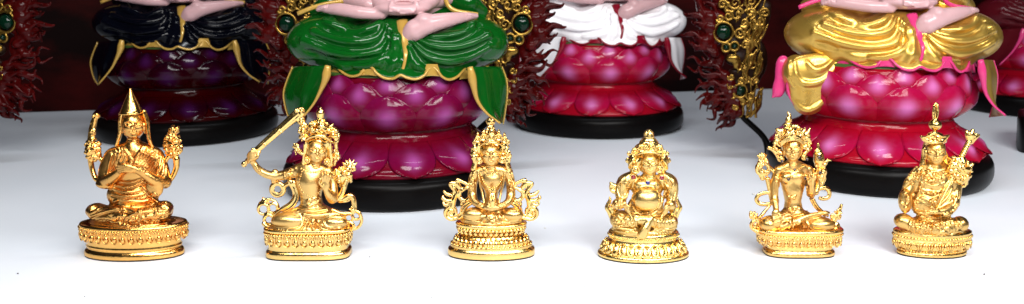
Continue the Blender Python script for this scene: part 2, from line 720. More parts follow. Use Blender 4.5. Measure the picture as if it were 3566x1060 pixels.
FIG_GROUP = 'small gilded seated figurines in a row'
HB = 0.028      # voxel of a figurine body, cm
HP = 0.024      # voxel of its small parts


def ped(fr, root, m, prof, ry, e=2.0, n=96, name='pedestal'):
    """stepped base; prof in crop pixels"""
    u = fr.u
    b = MB()
    b.lathe([(r * u, z * u) for r, z in prof], 1.0, ry, n, e, c=(0, 0, 0.05))
    o = b.build(name, m, root)
    f = MB()
    r0 = prof[0][0] * u * 0.997
    f.lathe([(r0, 0.0), (r0, 0.055)], 1.0, ry, n, e)
    f.build('contact_shadow_pad', CONTACT_DARK, root)
    return o


def petal_band(fr, root, m, rx, ry, e, z, n, w, h, t, style='bud', name='petal_band', lean=0.0, parent=None):
    """a ring of little cast petals: bud with two curled side leaves, or open spoon"""
    u = fr.u
    b = MB()
    for x, y, nx, ny in outline(rx * u, ry * u, e, n):
        M = frame_mat(nx, ny, lean)

        def at(a, o, c):
            q = M @ Vector((a * u, o * u, c * u))
            return (x + q[0], y + q[1], z * u + q[2])

        if style == 'bud':
            b.ball(at(0, 0, -h * 0.12), (w * 0.23 * u, t * 0.8 * u, h * 0.30 * u), 8, 6, M)
            b.ball(at(0, t * 0.35, h * 0.26), (w * 0.14 * u,) * 3, 7, 5)
            pts = [at(a * w, t * 0.2, c * h) for a, c in ((-0.43, 0.42), (-0.46, 0.05), (-0.30, -0.35), (0, -0.5),
                                                            (0.30, -0.35), (0.46, 0.05), (0.43, 0.42))]
            b.tube(catmull(pts, 3), [w * 0.05 * u, w * 0.085 * u, w * 0.05 * u], 6, up=(nx, ny, 0))
            pts = [at(a * w, t * 0.3, c * h) for a, c in ((-0.26, 0.2), (-0.16, 0.48), (0, 0.38), (0.16, 0.48), (0.26, 0.2))]
            b.tube(catmull(pts, 3), w * 0.06 * u, 6, up=(nx, ny, 0))
        elif style == 'spoon':
            b.ball(at(0, 0, 0), (w * 0.40 * u, t * u, h * 0.5 * u), 12, 8, M)
            pts = [at(a * w, t * 0.72, c * h) for a, c in ((-0.20, 0.36), (-0.26, -0.02), (-0.2, -0.26), (0, -0.36),
                                                           (0.2, -0.26), (0.26, -0.02), (0.20, 0.36))]
            b.tube(catmull(pts, 3), w * 0.07 * u, 6, up=(nx, ny, 0))
            b.ball(at(0, t * 0.85, 0.02 * h), (w * 0.10 * u, t * 0.35 * u, h * 0.2 * u), 8, 6, M)
            b.ball(at(w * 0.5, t * 0.1, -h * 0.42), (w * 0.10 * u,) * 3, 6, 5)
        elif style == 'bead':
            b.ball(at(0, 0, 0), (w * 0.5 * u, t * u, h * 0.5 * u), 8, 6, M)
        elif style == 'fan':
            for a in (-0.3, -0.1, 0.1, 0.3):
                b.tube([at(a * 0.3 * w, t * 0.3, -0.4 * h), at(a * w, t * 0.6, 0.1 * h), at(a * 1.25 * w, t * 0.3, 0.42 * h)],
                       [w * 0.04 * u, w * 0.075 * u, w * 0.05 * u], 6, up=(nx, ny, 0))
            pts = [at(a * w, t * 0.3, c * h) for a, c in ((-0.5, -0.05), (-0.42, 0.32), (0, 0.5), (0.42, 0.32), (0.5, -0.05))]
            b.tube(catmull(pts, 3), w * 0.055 * u, 6, up=(nx, ny, 0))
        elif style == 'upleaf':
            b.tube([at(0, 0, -0.5 * h), at(0, t * 0.7, 0), at(0, t, 0.5 * h)], [w * 0.32 * u, w * 0.42 * u, w * 0.12 * u], 7,
                   up=(nx, ny, 0), flat=0.6)
    return b.build(name, m, parent or root)


def fig(label, fr, rz=0.0):
    return empty('gold_figurine', label, 'figurine', fr.c, rz, FIG_GROUP)


def gem(fld, fr, root, x, y, r, m, name='gem'):
    p = fld.front(x, y)
    if p is None:
        return
    b = MB()
    b.ball(p, (r * fr.u, r * 0.6 * fr.u, r * fr.u), 12, 8)
    b.build(name, m, root)


def strand(fld, fr, root, m, pts, r, name='necklace', step=None):
    """a string of beads lying on the surface"""
    b = MB()
    last = None
    step = step or 2.0 * r
    for a in catmull(pts, 12):
        if last is None or math.hypot(a[0] - last[0], a[1] - last[1]) >= step:
            p = fld.front(a[0], a[1])
            if p is not None:
                b.ball(p + np.array([0, -0.2 * r * fr.u, 0]), r * fr.u, 8, 6)
            last = a
    if b.v:
        return b.build(name, m, root)


def curl(x, y, R, turns, a0, sgn=1, d=0.0, n=26, rmin=0.15):
    """points of a scroll in crop pixels, from the outside in"""
    out = []
    for i in range(n + 1):
        t = i / n
        a = math.radians(a0) + sgn * t * turns * 2 * PI
        r = R * (1 - (1 - rmin) * t)
        out.append((x + r * math.cos(a), y + r * math.sin(a), d + 2 * t))
    return out


# ================================================================== 1: monk in a pointed hat
def fig_monk():
    fr = Frame((220, 300, 700, 930), 584, 303, 713)
    g = GOLD_WARM
    r = fig('warm gold monk figurine in a tall pointed hat with hands crossed at its chest', fr)
    prof = [(207, 0), (210, 4), (208, 18), (203, 25), (194, 28), (192, 33), (200, 37), (201, 44), (196, 48), (197, 52),
            (196, 64), (205, 74), (216, 82), (222, 100), (224, 118), (226, 124), (226, 131), (222, 137), (204, 140), (0, 141)]
    ped(fr, r, g, prof, 0.50)
    petal_band(fr, r, g, 219, 109, 2, 100, 30, 40, 50, 13, 'bud')
    petal_band(fr, r, g, 226, 113, 2, 127, 92, 13, 9, 5, 'bead', 'beaded_rim')
    B = Field(fr, 80, 230, 490, 640, -85, 125, HB)
    B.ell(288, 540, 12, 172, 40, 78, k=0)
    B.ell(140, 528, 22, 42, 31, 44, k=14)
    B.ell(425, 520, 22, 40, 33, 44, k=14)
    B.tube([(135, 540, 50), (220, 540, 82), (300, 548, 88)], [26, 28, 26], 12)
    B.tube([(430, 535, 50), (370, 535, 80), (290, 550, 90)], [26, 27, 25], 12)
    B.ell(292, 590, 55, 162, 22, 46, k=8)
    B.ell(292, 572, 0, 176, 26, 84, k=8)
    B.ell(296, 582, 14, 196, 16, 92, k=10)
    B.ell(296, 460, 5, 108, 70, 62, k=26)
    B.ell(300, 350, 0, 92, 92, 54, k=30)
    B.tube([(222, 288, -4), (300, 272, -6), (382, 288, -4)], [30, 44, 30], 20)
    B.tube([(298, 262, -2), (298, 235, -2)], [34, 26], 10)
    B.tube([(208, 300, 0), (188, 350, 8), (176, 402, 22)], [34, 34, 30], 12)
    B.tube([(394, 300, 0), (412, 350, 8), (424, 402, 22)], [33, 34, 32], 12)
    # sleeves and forearms
    B.tube([(170, 408, 26), (205, 392, 62), (250, 356, 92)], [27, 25, 17], 6)
    B.tube([(432, 408, 26), (390, 402, 66), (330, 362, 92), (268, 340, 100)], [26, 24, 18, 13], 6)
    B.ell(180, 420, 40, 40, 16, 26, k=8, rot=8)
    B.ell(388, 430, 62, 34, 40, 18, k=8, rot=-24)
    # hands: palms meeting, five fingers each
    B.ell(262, 345, 100, 22, 22, 13, k=6)
    for i, (x, y) in enumerate(((222, 272), (236, 262), (249, 268), (260, 282))):
        B.tube([(256 + 3 * i, 340, 102), ((x + 258) / 2 + 1, (y + 330) / 2, 108), (x, y, 102)], [7.5, 7, 4.5], 2.5)
    B.tube([(270, 350, 104), (290, 322, 110), (286, 300, 106)], [8, 7, 5], 2.5)
    B.ell(290, 350, 106, 24, 15, 11, k=5)
    for i in range(4):
        B.tube([(292, 344 + 6 * i, 110), (258, 336 + 8 * i, 116), (224 + 4 * i, 338 + 10 * i, 108)], [7, 6.5, 4.5], 2)
    # robe: folded collar, diagonal shawl with a quilted edge, waist and lap folds
    for a in ([(258, 262), (276, 290), (300, 318)], [(340, 258), (318, 290), (300, 318)], [(248, 266), (262, 300), (285, 335)]):
        B.ridge(a, 5, 3)
    for i in range(6):
        B.ridge([(352 + 12 * i, 258 + 8 * i), (326 + 9 * i, 300 + 6 * i), (292 + 10 * i, 340 + 5 * i)], 4.2, 2)
    for i in range(9):
        t = i / 8
        B.ridge([(345 + 50 * t - 18, 262 + 22 * t + 16 - 40 * t * 0), (362 + 50 * t - 18, 280 + 26 * t)], 3.2, 1.5)
    for a in ([(240, 270), (232, 310), (212, 350)], [(222, 282), (214, 320), (200, 352)], [(205, 290), (196, 330), (186, 370)],
              [(252, 280), (248, 300), (240, 320)], [(415, 300), (408, 340), (395, 372)], [(402, 298), (392, 330), (372, 360)],
              [(428, 330), (424, 366), (410, 392)]):
        B.ridge(a, [3, 5, 3], 3)
    for a in ([(222, 418), (280, 430), (352, 396)], [(214, 436), (285, 452), (380, 420)], [(206, 458), (280, 470), (392, 446)],
              [(240, 405), (290, 410), (330, 392)], [(330, 425), (352, 440), (358, 462)], [(380, 452), (410, 470), (440, 500)],
              [(360, 462), (400, 492), (446, 516)], [(200, 470), (150, 500), (112, 520)], [(230, 484), (170, 512), (120, 540)]):
        B.ridge(a, [3, 6, 3], 4)
    for a in ([(118, 552), (190, 528), (262, 520), (330, 540)], [(180, 575), (235, 548), (300, 560)], [(250, 572), (300, 540), (380, 530)],
              [(320, 575), (355, 552), (450, 540)], [(140, 566), (185, 556), (222, 572)], [(395, 570), (420, 556), (455, 558)],
              [(245, 520), (262, 540), (240, 566)], [(330, 512), (322, 536), (346, 566)], [(385, 505), (395, 530), (380, 560)]):
        B.ridge(a, [3, 6.5, 3], 3)
    for y in (578, 590, 600):
        B.ridge([(150, y - 8), (230, y), (300, y + 3), (380, y - 1), (440, y - 10)], 3.2, 2)
    B.plumps(295, 572, 120, 18, 26, 7, seed=5)
    for a in ([(215, 500), (240, 516), (285, 508)], [(270, 478), (330, 486), (380, 474)]):
        B.groove(a, 3, 4)
    H = head_field(fr, 298, 168, 47, 55, 4, neck=(0, 0))
    join_build([B, H], 'body', SATIN[g.name], r)
    # hat and its hanging lappets
    u = fr.u
    hat = MB()
    c = fr.P(290, 112, 2)
    hat.lathe([(x * u, z * u) for x, z in smoothprof([(50, -4), (50, 0), (45, 5), (40, 16), (30, 40), (17, 68), (7, 90), (3, 99), (0, 101)], 4)],
              1, 0.95, 40, c=(c[0] - 0.02, c[1], c[2]))
    h = hat.build('pointed_hat', g, r)
    lf = Field(fr, 220, 95, 390, 275, -40, 60, HP)
    for pts in ([(252, 108, 6), (243, 150, 4), (241, 195, 6), (232, 232, 6), (224, 256, 2)], [(343, 108, 6), (356, 150, 4), (361, 195, 6), (368, 232, 6), (378, 256, 2)]):
        lf.tube(pts, [9, 10, 8, 7, 6], 3)
        lf.tube([(a + (3 if a < 300 else -3), b, c2 - 12) for a, b, c2 in pts], [9, 10, 8, 7, 6], 4)
    lf.build('lappet', g, h)
    # the two lotus stalks
    L = Field(fr, 70, 100, 205, 430, -55, 70, HP)
    L.tube([(165, 405, 16), (138, 392, 4), (122, 350, -4), (116, 310, -6)], [12, 11, 11, 12], 5)
    L.tube([(176, 330, 2), (158, 308, -2), (140, 296, -6)], [10, 10, 12], 5)
    L.ell(126, 272, -6, 32, 42, 22, k=8)
    L.lumps(126, 270, -6, 35, 46, 24, 60, 7.5, seed=11)
    L.tube([(118, 235, -6), (124, 180, -8), (136, 132, -10)], [15, 14, 11], 5)
    L.lumps(124, 190, -8, 12, 42, 12, 22, 6, seed=12)
    L.lumps(138, 128, -10, 14, 10, 10, 16, 6, seed=13)
    L.build('flower_stalk', g, r)
    L = Field(fr, 395, 150, 530, 440, -55, 70, HP)
    L.tube([(432, 415, 20), (458, 392, 6), (478, 350, -4), (480, 310, -6)], [12, 11, 12, 14], 5)
    L.tube([(428, 330, 2), (440, 306, -2), (456, 292, -6)], [10, 10, 12], 5)
    L.ell(466, 250, -6, 32, 50, 22, k=8)
    L.lumps(466, 250, -6, 36, 54, 24, 70, 7.5, seed=21)
    L.ell(470, 190, -8, 24, 14, 18, k=5)
    L.lumps(470, 184, -8, 20, 12, 15, 18, 7, seed=22)
    L.build('flower_stalk', g, r)
    # slips of cloth on the pedestal front
    return r


# ================================================================== 2: sword bearer
def fig_sword():
    fr = Frame((800, 340, 1320, 940), 664, 354, 700)
    g = GOLD
    r = fig('bright gold crowned figurine raising a long sword above its head', fr)
    prof = [(184, 0), (187, 3), (186, 20), (182, 27), (174, 30), (173, 36), (175, 50), (178, 66), (184, 82), (186, 98), (184, 112), (190, 116),
            (193, 122), (192, 128), (184, 131), (0, 132)]
    ped(fr, r, g, prof, 0.50, e=3.4)
    petal_band(fr, r, g, 183, 92, 3.4, 86, 26, 44, 50, 11, 'bud')
    petal_band(fr, r, g, 190, 96, 3.4, 112, 74, 15, 10, 5, 'bead', 'beaded_rim')
    B = Field(fr, 60, 240, 570, 640, -80, 125, HB)
    B.ell(358, 570, 10, 180, 26, 80, k=0)
    B.tube([(330, 520, 10), (258, 540, 32), (222, 550, 34)], [34, 35, 32], 10)
    B.ell(262, 548, 50, 76, 33, 36, k=14)
    B.tube([(400, 525, 10), (450, 545, 32), (490, 556, 34)], [32, 33, 30], 10)
    B.ell(462, 556, 50, 60, 31, 36, k=14)
    B.ell(372, 510, 4, 92, 34, 54, k=20)
    B.tube([(368, 510, 4), (362, 440, 2), (360, 380, 3)], [54, 46, 54], 16)
    B.ell(360, 355, 4, 66, 62, 46, k=24)
    B.tube([(305, 322, -2), (365, 310, -2), (432, 328, -2)], [26, 34, 26], 14)
    B.tube([(370, 312, 0), (376, 288, 4)], [27, 23], 8)
    # raised arm
    B.tube([(300, 325, -2), (255, 342, 0), (204, 352, 4)], [26, 24, 19], 8)
    B.tube([(208, 352, 4), (160, 340, 8), (126, 318, 12), (106, 290, 14)], [19, 18, 16, 13], 4)
    B.ell(98, 266, 16, 20, 28, 17, k=6)
    for i, y in enumerate((236, 246, 257, 268)):
        B.tube([(82, y + 22, 22), (96, y + 6, 36), (122, y + 2, 26)], [7, 7.5, 6], 2)
    B.tube([(104, 278, 26), (124, 262, 32), (128, 246, 28)], [7, 7, 5], 2)
    for x, rr in ((204, 22), (198, 21)):
        B.tube([(x, 330, 4), (x - 4, 372, 4)], rr * 0.5, 3)
    B.beads([(120, 308), (132, 326)], 5)
    # lowered arm with open palm
    B.tube([(436, 330, -2), (456, 380, 6), (460, 432, 24)], [25, 22, 22], 8)
    B.tube([(456, 448, 30), (440, 430, 56), (426, 404, 68)], [25, 18, 13], 6)
    B.ell(424, 388, 72, 21, 25, 10, k=5)
    for i, (x, y) in enumerate(((412, 334), (424, 326), (436, 330), (446, 342))):
        B.tube([(414 + 7 * i, 378, 74), (x - 1, (y + 372) / 2, 80), (x, y, 78)], [6.2, 5.8, 4], 1.5)
    B.tube([(408, 392, 78), (398, 376, 84), (402, 362, 84)], [6, 6, 4.5], 1.5)
    # skirt hems, sash and foot
    for a in ([(200, 592), (260, 600), (318, 598), (340, 570), (352, 534)], [(196, 580), (250, 588), (304, 586), (324, 560), (330, 532)],
              [(388, 536), (402, 570), (424, 590), (530, 586)], [(408, 532), (420, 560), (440, 578), (528, 574)]):
        B.ridge(a, 5.5, 2)
    B.beads([(206, 586), (260, 594), (310, 592), (332, 566), (341, 536)], 4, step=11)
    B.beads([(398, 536), (412, 564), (432, 584), (528, 580)], 4, step=11)
    B.ridge([(330, 520), (390, 528), (450, 518), (505, 522)], [6, 9, 6], 4)
    B.ridge([(306, 500), (370, 508), (432, 498)], 5, 3)
    B.ridge([(310, 488), (366, 496), (425, 484)], 3.5, 3)
    for a in ([(344, 468), (356, 452), (362, 478), (346, 482)], [(372, 452), (392, 442), (400, 452), (380, 482)], [(350, 486), (384, 470), (404, 474)]):
        B.ridge(a, 4, 2)
    for a in ([(345, 585), (362, 558), (378, 545)], [(362, 596), (376, 570), (388, 560)], [(330, 604), (360, 598), (400, 604)],
              [(372, 540), (366, 575), (384, 596)]):
        B.ridge(a, [4, 6.5, 4], 2)
    B.ell(362, 588, 78, 26, 10, 10, k=3)
    # armlets, collar
    for x, y in ((262, 338), (250, 342), (274, 334)):
        B.plumps(x, y, 8, 20, 10, 6, seed=x)
    B.plumps(452, 345, 16, 14, 16, 6.5, seed=32)
    for a in ([(255, 360), (260, 395), (248, 430)], [(270, 362), (276, 400), (262, 440)], [(285, 362), (290, 410), (278, 455)]):
        B.ridge(a, [3, 5, 3], 3)
    for a in ([(306, 345), (304, 390), (312, 430)],):
        B.groove(a, 2.5, 3)
    H = head_field(fr, 389, 240, 42, 52, 16, yaw=0.08, tilt=4, neck=(-8, -6))
    # hair under the crown, tresses on the shoulders
    Hr = Field(fr, 255, 90, 520, 330, -70, 60, HP)
    Hr.ell(392, 205, -4, 52, 50, 48, k=0)
    Hr.tube([(346, 200, 14), (342, 250, 8), (336, 296, 6)], [11, 12, 13], 5)
    Hr.tube([(438, 200, 14), (444, 250, 8), (446, 300, 6)], [11, 12, 13], 5)
    for s in (0, 1, 2):
        Hr.ridge([(341 - 4 * s, 200), (338 - 4 * s, 250), (330 - 4 * s, 300)], 3, 1)
        Hr.ridge([(444 + 4 * s, 200), (446 + 4 * s, 250), (450 + 4 * s, 305)], 3, 1)
    join_build([B, H], 'body', SATIN[g.name], r)
    Hr.build('hair', g, r)
    C = Field(fr, 260, 35, 510, 345, -60, 75, HP)
    C.tube([(342, 188, 30), (365, 174, 50), (395, 171, 56), (425, 176, 50), (446, 192, 30)], 7.5, 3)
    C.ell(398, 150, 14, 42, 26, 34, k=5)
    C.ell(402, 122, 8, 26, 26, 22, k=8)
    C.ell(404, 100, 6, 16, 18, 15, k=6)
    C.lumps(398, 138, 14, 46, 38, 36, 90, 6.5, seed=41)
    C.tube([(405, 106, 6), (406, 92, 6), (404, 84, 6), (403, 70, 6), (405, 62, 6), (404, 50, 6)], [11, 10, 15, 18, 9, 7], 3)
    C.petals(404, 66, 8, 5, 15, 5, -50, 50)
    C.ell(330, 158, 0, 17, 30, 14, k=4)
    C.lumps(330, 152, 0, 20, 42, 14, 34, 6.5, seed=42)
    C.tube([(440, 150, 4), (448, 130, 2), (462, 116, 0)], [13, 9, 2], 3)
    C.lumps(466, 172, 0, 18, 34, 14, 40, 7, seed=43)
    C.tube([(470, 200, 0), (474, 240, -2), (466, 300, 0)], [9, 8, 6], 3)
    C.ell(474, 258, 0, 17, 23, 9, k=4)
    C.lumps(474, 256, 2, 15, 24, 9, 16, 4.5, seed=44)
    C.tube([(338, 258, 0), (306, 240, 0), (292, 220, 0), (288, 206, 0)], [9, 8, 8, 5], 3)
    C.lumps(298, 230, 0, 20, 24, 9, 22, 5.5, seed=45)
    C.build('crown', g, r)
    E = MB()
    for x, y in ((346, 278), (432, 286)):
        p = fr.P(x, y, 34)
        for i in range(8):
            a = i * PI / 4
            E.ball(p + np.array([math.cos(a) * 10 * fr.u, 0, math.sin(a) * 12 * fr.u]), 5.5 * fr.u, 8, 6)
        E.ball(p + np.array([0, -4 * fr.u, 0]), 9 * fr.u, 10, 7)
    E.build('earring', g, r)
    strand(B, fr, r, g, [(318, 316), (342, 328), (370, 333), (400, 328), (422, 316)], 5)
    strand(B, fr, r, g, [(322, 330), (308, 380), (330, 425), (368, 440), (398, 420), (420, 380)], 3.4, step=9)
    # sword
    sw = Field(fr, 40, 35, 350, 320, -30, 60, HP)
    sw.tube([(66, 296, 14), (118, 236, 16)], [8, 8], 2)
    sw.ell(64, 297, 14, 13, 14, 12, k=4)
    sw.ell(80, 280, 14, 12, 11, 12, k=3)
    sw.tube([(102, 230, 18), (132, 244, 18)], 7, 3)
    q = [(118, 236, 18), (180, 180, 16), (240, 128, 12), (285, 88, 10), (318, 58, 8)]
    for off in (-1, 0, 1):
        sw.tube([(x + off * 6.5 * (0.9 + 0.12 * i), y + off * 6.5 * (0.9 + 0.12 * i), d - abs(off) * 2) for i, (x, y, d) in enumerate(q)],
                [6, 7, 8, 10, 7], 2)
    sw.tube([(150, 207, 24), (163, 213, 24)], 3, 1)
    sw.tube([(218, 146, 22), (234, 156, 22)], 3, 1)
    sw.lumps(312, 62, 8, 18, 14, 10, 18, 7, seed=46)
    sw.tube([(318, 66, 6), (326, 96, 4), (332, 128, 2), (334, 150, 0)], [11, 9, 8, 6], 3)
    sw.tube([(298, 92, 6), (312, 110, 4), (318, 132, 2)], [9, 8, 4], 3)
    sw.lumps(322, 110, 4, 12, 26, 8, 18, 5.5, seed=47)
    sw.build('sword', g, r)
    # lotus stalk by the left shoulder
    L = Field(fr, 445, 255, 600, 470, -50, 60, HP)
    L.tube([(478, 452, 8), (500, 420, 0), (512, 380, -4)], [13, 13, 14], 5)
    L.ell(503, 350, -4, 34, 36, 20, k=8)
    L.lumps(503, 350, -4, 40, 44, 22, 60, 8, seed=51)
    L.ell(532, 312, -6, 22, 20, 16, k=5)
    L.petals(534, 318, -4, 5, 44, 8, -48, 48)
    L.lumps(532, 318, 2, 24, 14, 12, 16, 7, seed=52)
    L.build('flower_stalk', g, r)
    # scarves: ring on one side, ribbons and double curls at the knees
    S1 = Field(fr, 105, 365, 320, 590, -45, 60, HP)
    S1.tube(curl(213, 408, 29, 1.05, -40, 1, -4, rmin=0.95), [9, 10, 9], 2)
    S1.tube(curl(213, 408, 20, 1.0, -40, 1, 0, rmin=0.95), 5, 2)
    S1.tube([(236, 398, -2), (262, 384, -2), (286, 380, 0)], [9, 11, 12], 3)
    S1.tube([(268, 372, 0), (290, 430, 0), (272, 470, 8), (232, 496, 14), (200, 520, 14)], [11, 10, 10, 9, 8], 3)
    S1.tube([(284, 372, 0), (303, 430, 0), (286, 478, 8), (240, 508, 14)], [8, 8, 8, 7], 3)
    S1.tube(curl(150, 496, 24, 1.0, 0, 1, 4, rmin=0.92), 6.5, 2)
    S1.tube(curl(192, 492, 22, 1.0, 0, 1, 4, rmin=0.92), 6.5, 2)
    S1.tube(curl(172, 498, 46, 0.52, -176, 1, 0, rmin=0.98), 6.5, 2)
    S1.tube(curl(174, 543, 22, 1.0, 0, 1, 6, rmin=0.92), 7.5, 2)
    S1.tube([(152, 562, 10), (168, 575, 16), (192, 578, 20)], 10, 4)
    S1.tube([(154, 472, 0), (152, 458, 0), (148, 446, 0)], [10, 9, 4], 3)
    S1.lumps(158, 470, 2, 16, 10, 6, 9, 5, seed=53)
    S1.build('scarf', g, r)
    S2 = Field(fr, 455, 415, 600, 620, -45, 60, HP)
    S2.tube([(470, 455, 6), (502, 452, 0), (536, 436, -2), (552, 456, -2), (556, 500, 2)], [11, 13, 12, 11, 10], 4)
    S2.tube([(488, 466, 6), (520, 462, 0), (542, 452, 2), (548, 480, 4)], 5, 2)
    S2.tube([(456, 500, 12), (490, 514, 8), (530, 516, 4), (556, 500, 2)], [9, 9, 9, 8], 4)
    S2.tube(curl(530, 535, 19, 1.0, 0, 1, 6, rmin=0.92), 6.5, 2)
    S2.tube(curl(564, 524, 19, 1.0, 0, 1, 4, rmin=0.92), 6.5, 2)
    S2.tube(curl(545, 545, 42, 0.5, -60, 1, 2, rmin=0.98), 7, 2)
    S2.tube(curl(536, 572, 16, 1.0, 0, 1, 8, rmin=0.9), 7, 2)
    S2.lumps(546, 500, 4, 14, 14, 6, 10, 5, seed=54)
    S2.build('scarf', g, r)
    return r


# ================================================================== 3: crowned figure with a vase, scrolling scarves
def fig_vase():
    fr = Frame((1500, 390, 1920, 940), 585, 294, 694)
    g = GOLD
    r = fig('bright gold crowned figurine holding a small vase in its lap between large scroll curls', fr)
    prof = [(207, 0), (211, 5), (211, 28), (207, 36), (196, 40), (195, 44), (199, 48), (198, 54), (190, 58), (188, 62), (178, 72),
            (158, 86), (142, 96), (137, 104), (142, 112), (154, 126), (164, 140), (171, 146), (173, 152), (171, 158), (160, 161), (0, 162)]
    ped(fr, r, g, prof, 0.50)
    petal_band(fr, r, g, 172, 86, 2, 80, 34, 31, 44, 10, 'upleaf', lean=0.5)
    petal_band(fr, r, g, 192, 96, 2, 62, 40, 25, 12, 8, 'bead', 'beaded_rim')
    petal_band(fr, r, g, 150, 75, 2, 122, 30, 30, 40, 9, 'upleaf', lean=-0.45)
    petal_band(fr, r, g, 164, 82, 2, 139, 44, 22, 16, 7, 'bead', 'beaded_rim')
    B = Field(fr, 120, 250, 470, 580, -75, 120, HB)
    B.ell(294, 524, 10, 150, 24, 74, k=0)
    B.ell(212, 496, 44, 58, 30, 36, k=10)
    B.tube([(275, 490, 10), (205, 496, 34)], [30, 30], 12)
    B.ell(398, 498, 44, 52, 31, 36, k=10)
    B.tube([(320, 490, 10), (395, 498, 34)], [30, 30], 12)
    B.ell(300, 515, 56, 60, 22, 30, k=10)
    B.ell(295, 468, 4, 66, 36, 42, k=18)
    B.tube([(294, 470, 2), (294, 415, 0), (295, 370, 2)], [42, 30, 36], 14)
    B.ell(296, 330, 4, 58, 52, 40, k=20)
    B.tube([(222, 292, -2), (294, 278, -2), (372, 292, -2)], [24, 34, 24], 14)
    B.tube([(294, 280, 0), (294, 255, 4)], [28, 26], 8)
    for s in (-1, 1):
        cx = 295
        B.tube([(cx + s * 78, 296, -2), (cx + s * 92, 345, -4), (cx + s * 94, 400, 6)], [25, 23, 21], 8)
        B.tube([(cx + s * 94, 404, 8), (cx + s * 78, 440, 40), (cx + s * 30, 464, 78)], [21, 18, 13], 7)
        B.ell(cx + s * 18, 466, 84, 26, 9, 13, k=5)
        for i in range(4):
            B.tube([(cx + s * 22, 460 + 4 * i, 90), (cx - s * 4, 464 + 4 * i, 95), (cx - s * 24, 462 + 4 * i, 92)], [5, 4.8, 3.4], 1.5)
        B.tube([(cx + s * 26, 458, 88), (cx + s * 14, 450, 93), (cx + s * 4, 452, 94)], [5, 4.5, 3.5], 1.5)
        B.plumps(cx + s * 92, 345, 16, 18, 18, 6.5, seed=60 + s)
        B.plumps(cx + s * 92, 374, 14, 6, 8, 5.5, seed=63 + s)
        B.ridge([(cx + s * 100, 300), (cx + s * 108, 330), (cx + s * 102, 372)], 4, 2)
        B.beads([(cx + s * 76, 284), (cx + s * 92, 310), (cx + s * 98, 330)], 5)
        B.tube([(cx + s * 66, 288, 20), (cx + s * 60, 330, 30), (cx + s * 46, 390, 40), (cx + s * 36, 440, 60)], [6, 6, 6, 6], 3)
        B.plumps(cx + s * 56, 452, 12, 10, 8, 5, seed=66 + s)
    for a in ([(165, 512), (215, 524), (262, 505), (285, 480)], [(170, 526), (230, 536), (280, 520), (300, 498)],
              [(325, 486), (345, 520), (390, 530), (440, 522)], [(312, 500), (330, 532), (380, 541), (436, 532)]):
        B.ridge(a, 5, 2)
    for a in ([(250, 530), (275, 508), (296, 500)], [(292, 536), (300, 512), (312, 502)], [(270, 545), (296, 530), (330, 544)],
              [(236, 538), (290, 548), (350, 542)]):
        B.ridge(a, [3, 6, 3], 2)
    H = head_field(fr, 293, 208, 50, 54, 14, neck=(0, -8))
    join_build([B, H], 'body', SATIN[g.name], r)
    Hr = Field(fr, 175, 110, 415, 320, -65, 50, HP)
    Hr.ell(293, 185, -6, 62, 62, 52, k=0)
    for s in (-1, 1):
        Hr.tube([(293 + s * 60, 160, 8), (293 + s * 72, 200, 4), (293 + s * 74, 235, 4), (293 + s * 84, 275, 4)], [16, 17, 14, 15], 5)
        Hr.lumps(293 + s * 76, 205, 6, 18, 40, 14, 36, 8, seed=70 + s)
        Hr.tube(curl(293 + s * 80, 150, 15, 1.3, 90, s, 10), 4.5, 1)
        Hr.tube(curl(293 + s * 84, 200, 14, 1.3, 90, s, 12), 4.5, 1)
    Hr.build('hair', g, r)
    C = Field(fr, 195, 22, 395, 180, -55, 80, HP)
    C.tube([(238, 165, 34), (262, 153, 56), (293, 149, 64), (324, 153, 56), (350, 165, 34)], 5, 2)
    C.ell(293, 130, 8, 50, 30, 40, k=6)
    for x, y, rr in ((228, 134, 15), (256, 124, 16), (294, 124, 20), (330, 124, 16), (358, 136, 14)):
        d = 52 - abs(x - 293) * 0.35
        C.ell(x, y, d, rr, rr, 9, k=3)
        C.tube(curl(x, y, rr * 0.95, 1, 0, 1, d + 7, rmin=0.98), 3.6, 1)
        C.ell(x, y, d + 8, rr * 0.45, rr * 0.45, 8, k=1)
        C.ell(x, y - rr - 8, d - 8, rr * 0.55, rr * 0.7, 8, k=2)
        C.ell(x, y - rr - 18, d - 12, rr * 0.33, rr * 0.4, 6, k=1)
    C.ell(292, 98, 6, 27, 20, 22, k=6)
    C.lumps(292, 100, 6, 28, 20, 22, 26, 7, seed=73)
    C.ell(291, 74, 6, 18, 18, 16, k=4)
    C.lumps(291, 78, 8, 17, 14, 15, 14, 6, seed=74)
    C.ell(291, 50, 6, 22, 17, 18, k=4)
    C.lumps(291, 46, 8, 18, 12, 14, 12, 6.5, seed=75)
    C.build('crown', g, r)
    for s, x, y in ((-1, 235, 238), (1, 347, 234)):
        e = MB()
        p = fr.P(x, y, 42)
        e.ring(p, 13 * fr.u, 4.5 * fr.u)
        e.ball(p, (12 * fr.u, 5 * fr.u, 12 * fr.u))
        e.ball(p + np.array([0, -5 * fr.u, 0]), 5 * fr.u)
        e.build('earring', g, r)
    strand(B, fr, r, g, [(245, 282), (262, 300), (296, 312), (328, 300), (346, 282)], 3)
    n2 = MB()
    for x, y in ((268, 290), (296, 300), (323, 289)):
        p = B.front(x, y)
        n2.ring(p + np.array([0, -3 * fr.u, 0]), 8 * fr.u, 3 * fr.u)
        n2.ball(p + np.array([0, -3 * fr.u, 0]), 4 * fr.u)
    n2.build('pendant', g, r)
    strand(B, fr, r, g, [(238, 285), (252, 330), (275, 362), (298, 372), (322, 360), (345, 328), (356, 285)], 4.2, 'long_necklace')
    v = Field(fr, 262, 360, 335, 465, 20, 115, HP)
    v.tube([(299, 455, 88), (299, 432, 84), (299, 410, 80), (299, 398, 78), (299, 388, 76)], [13, 17, 12, 9, 12], 4)
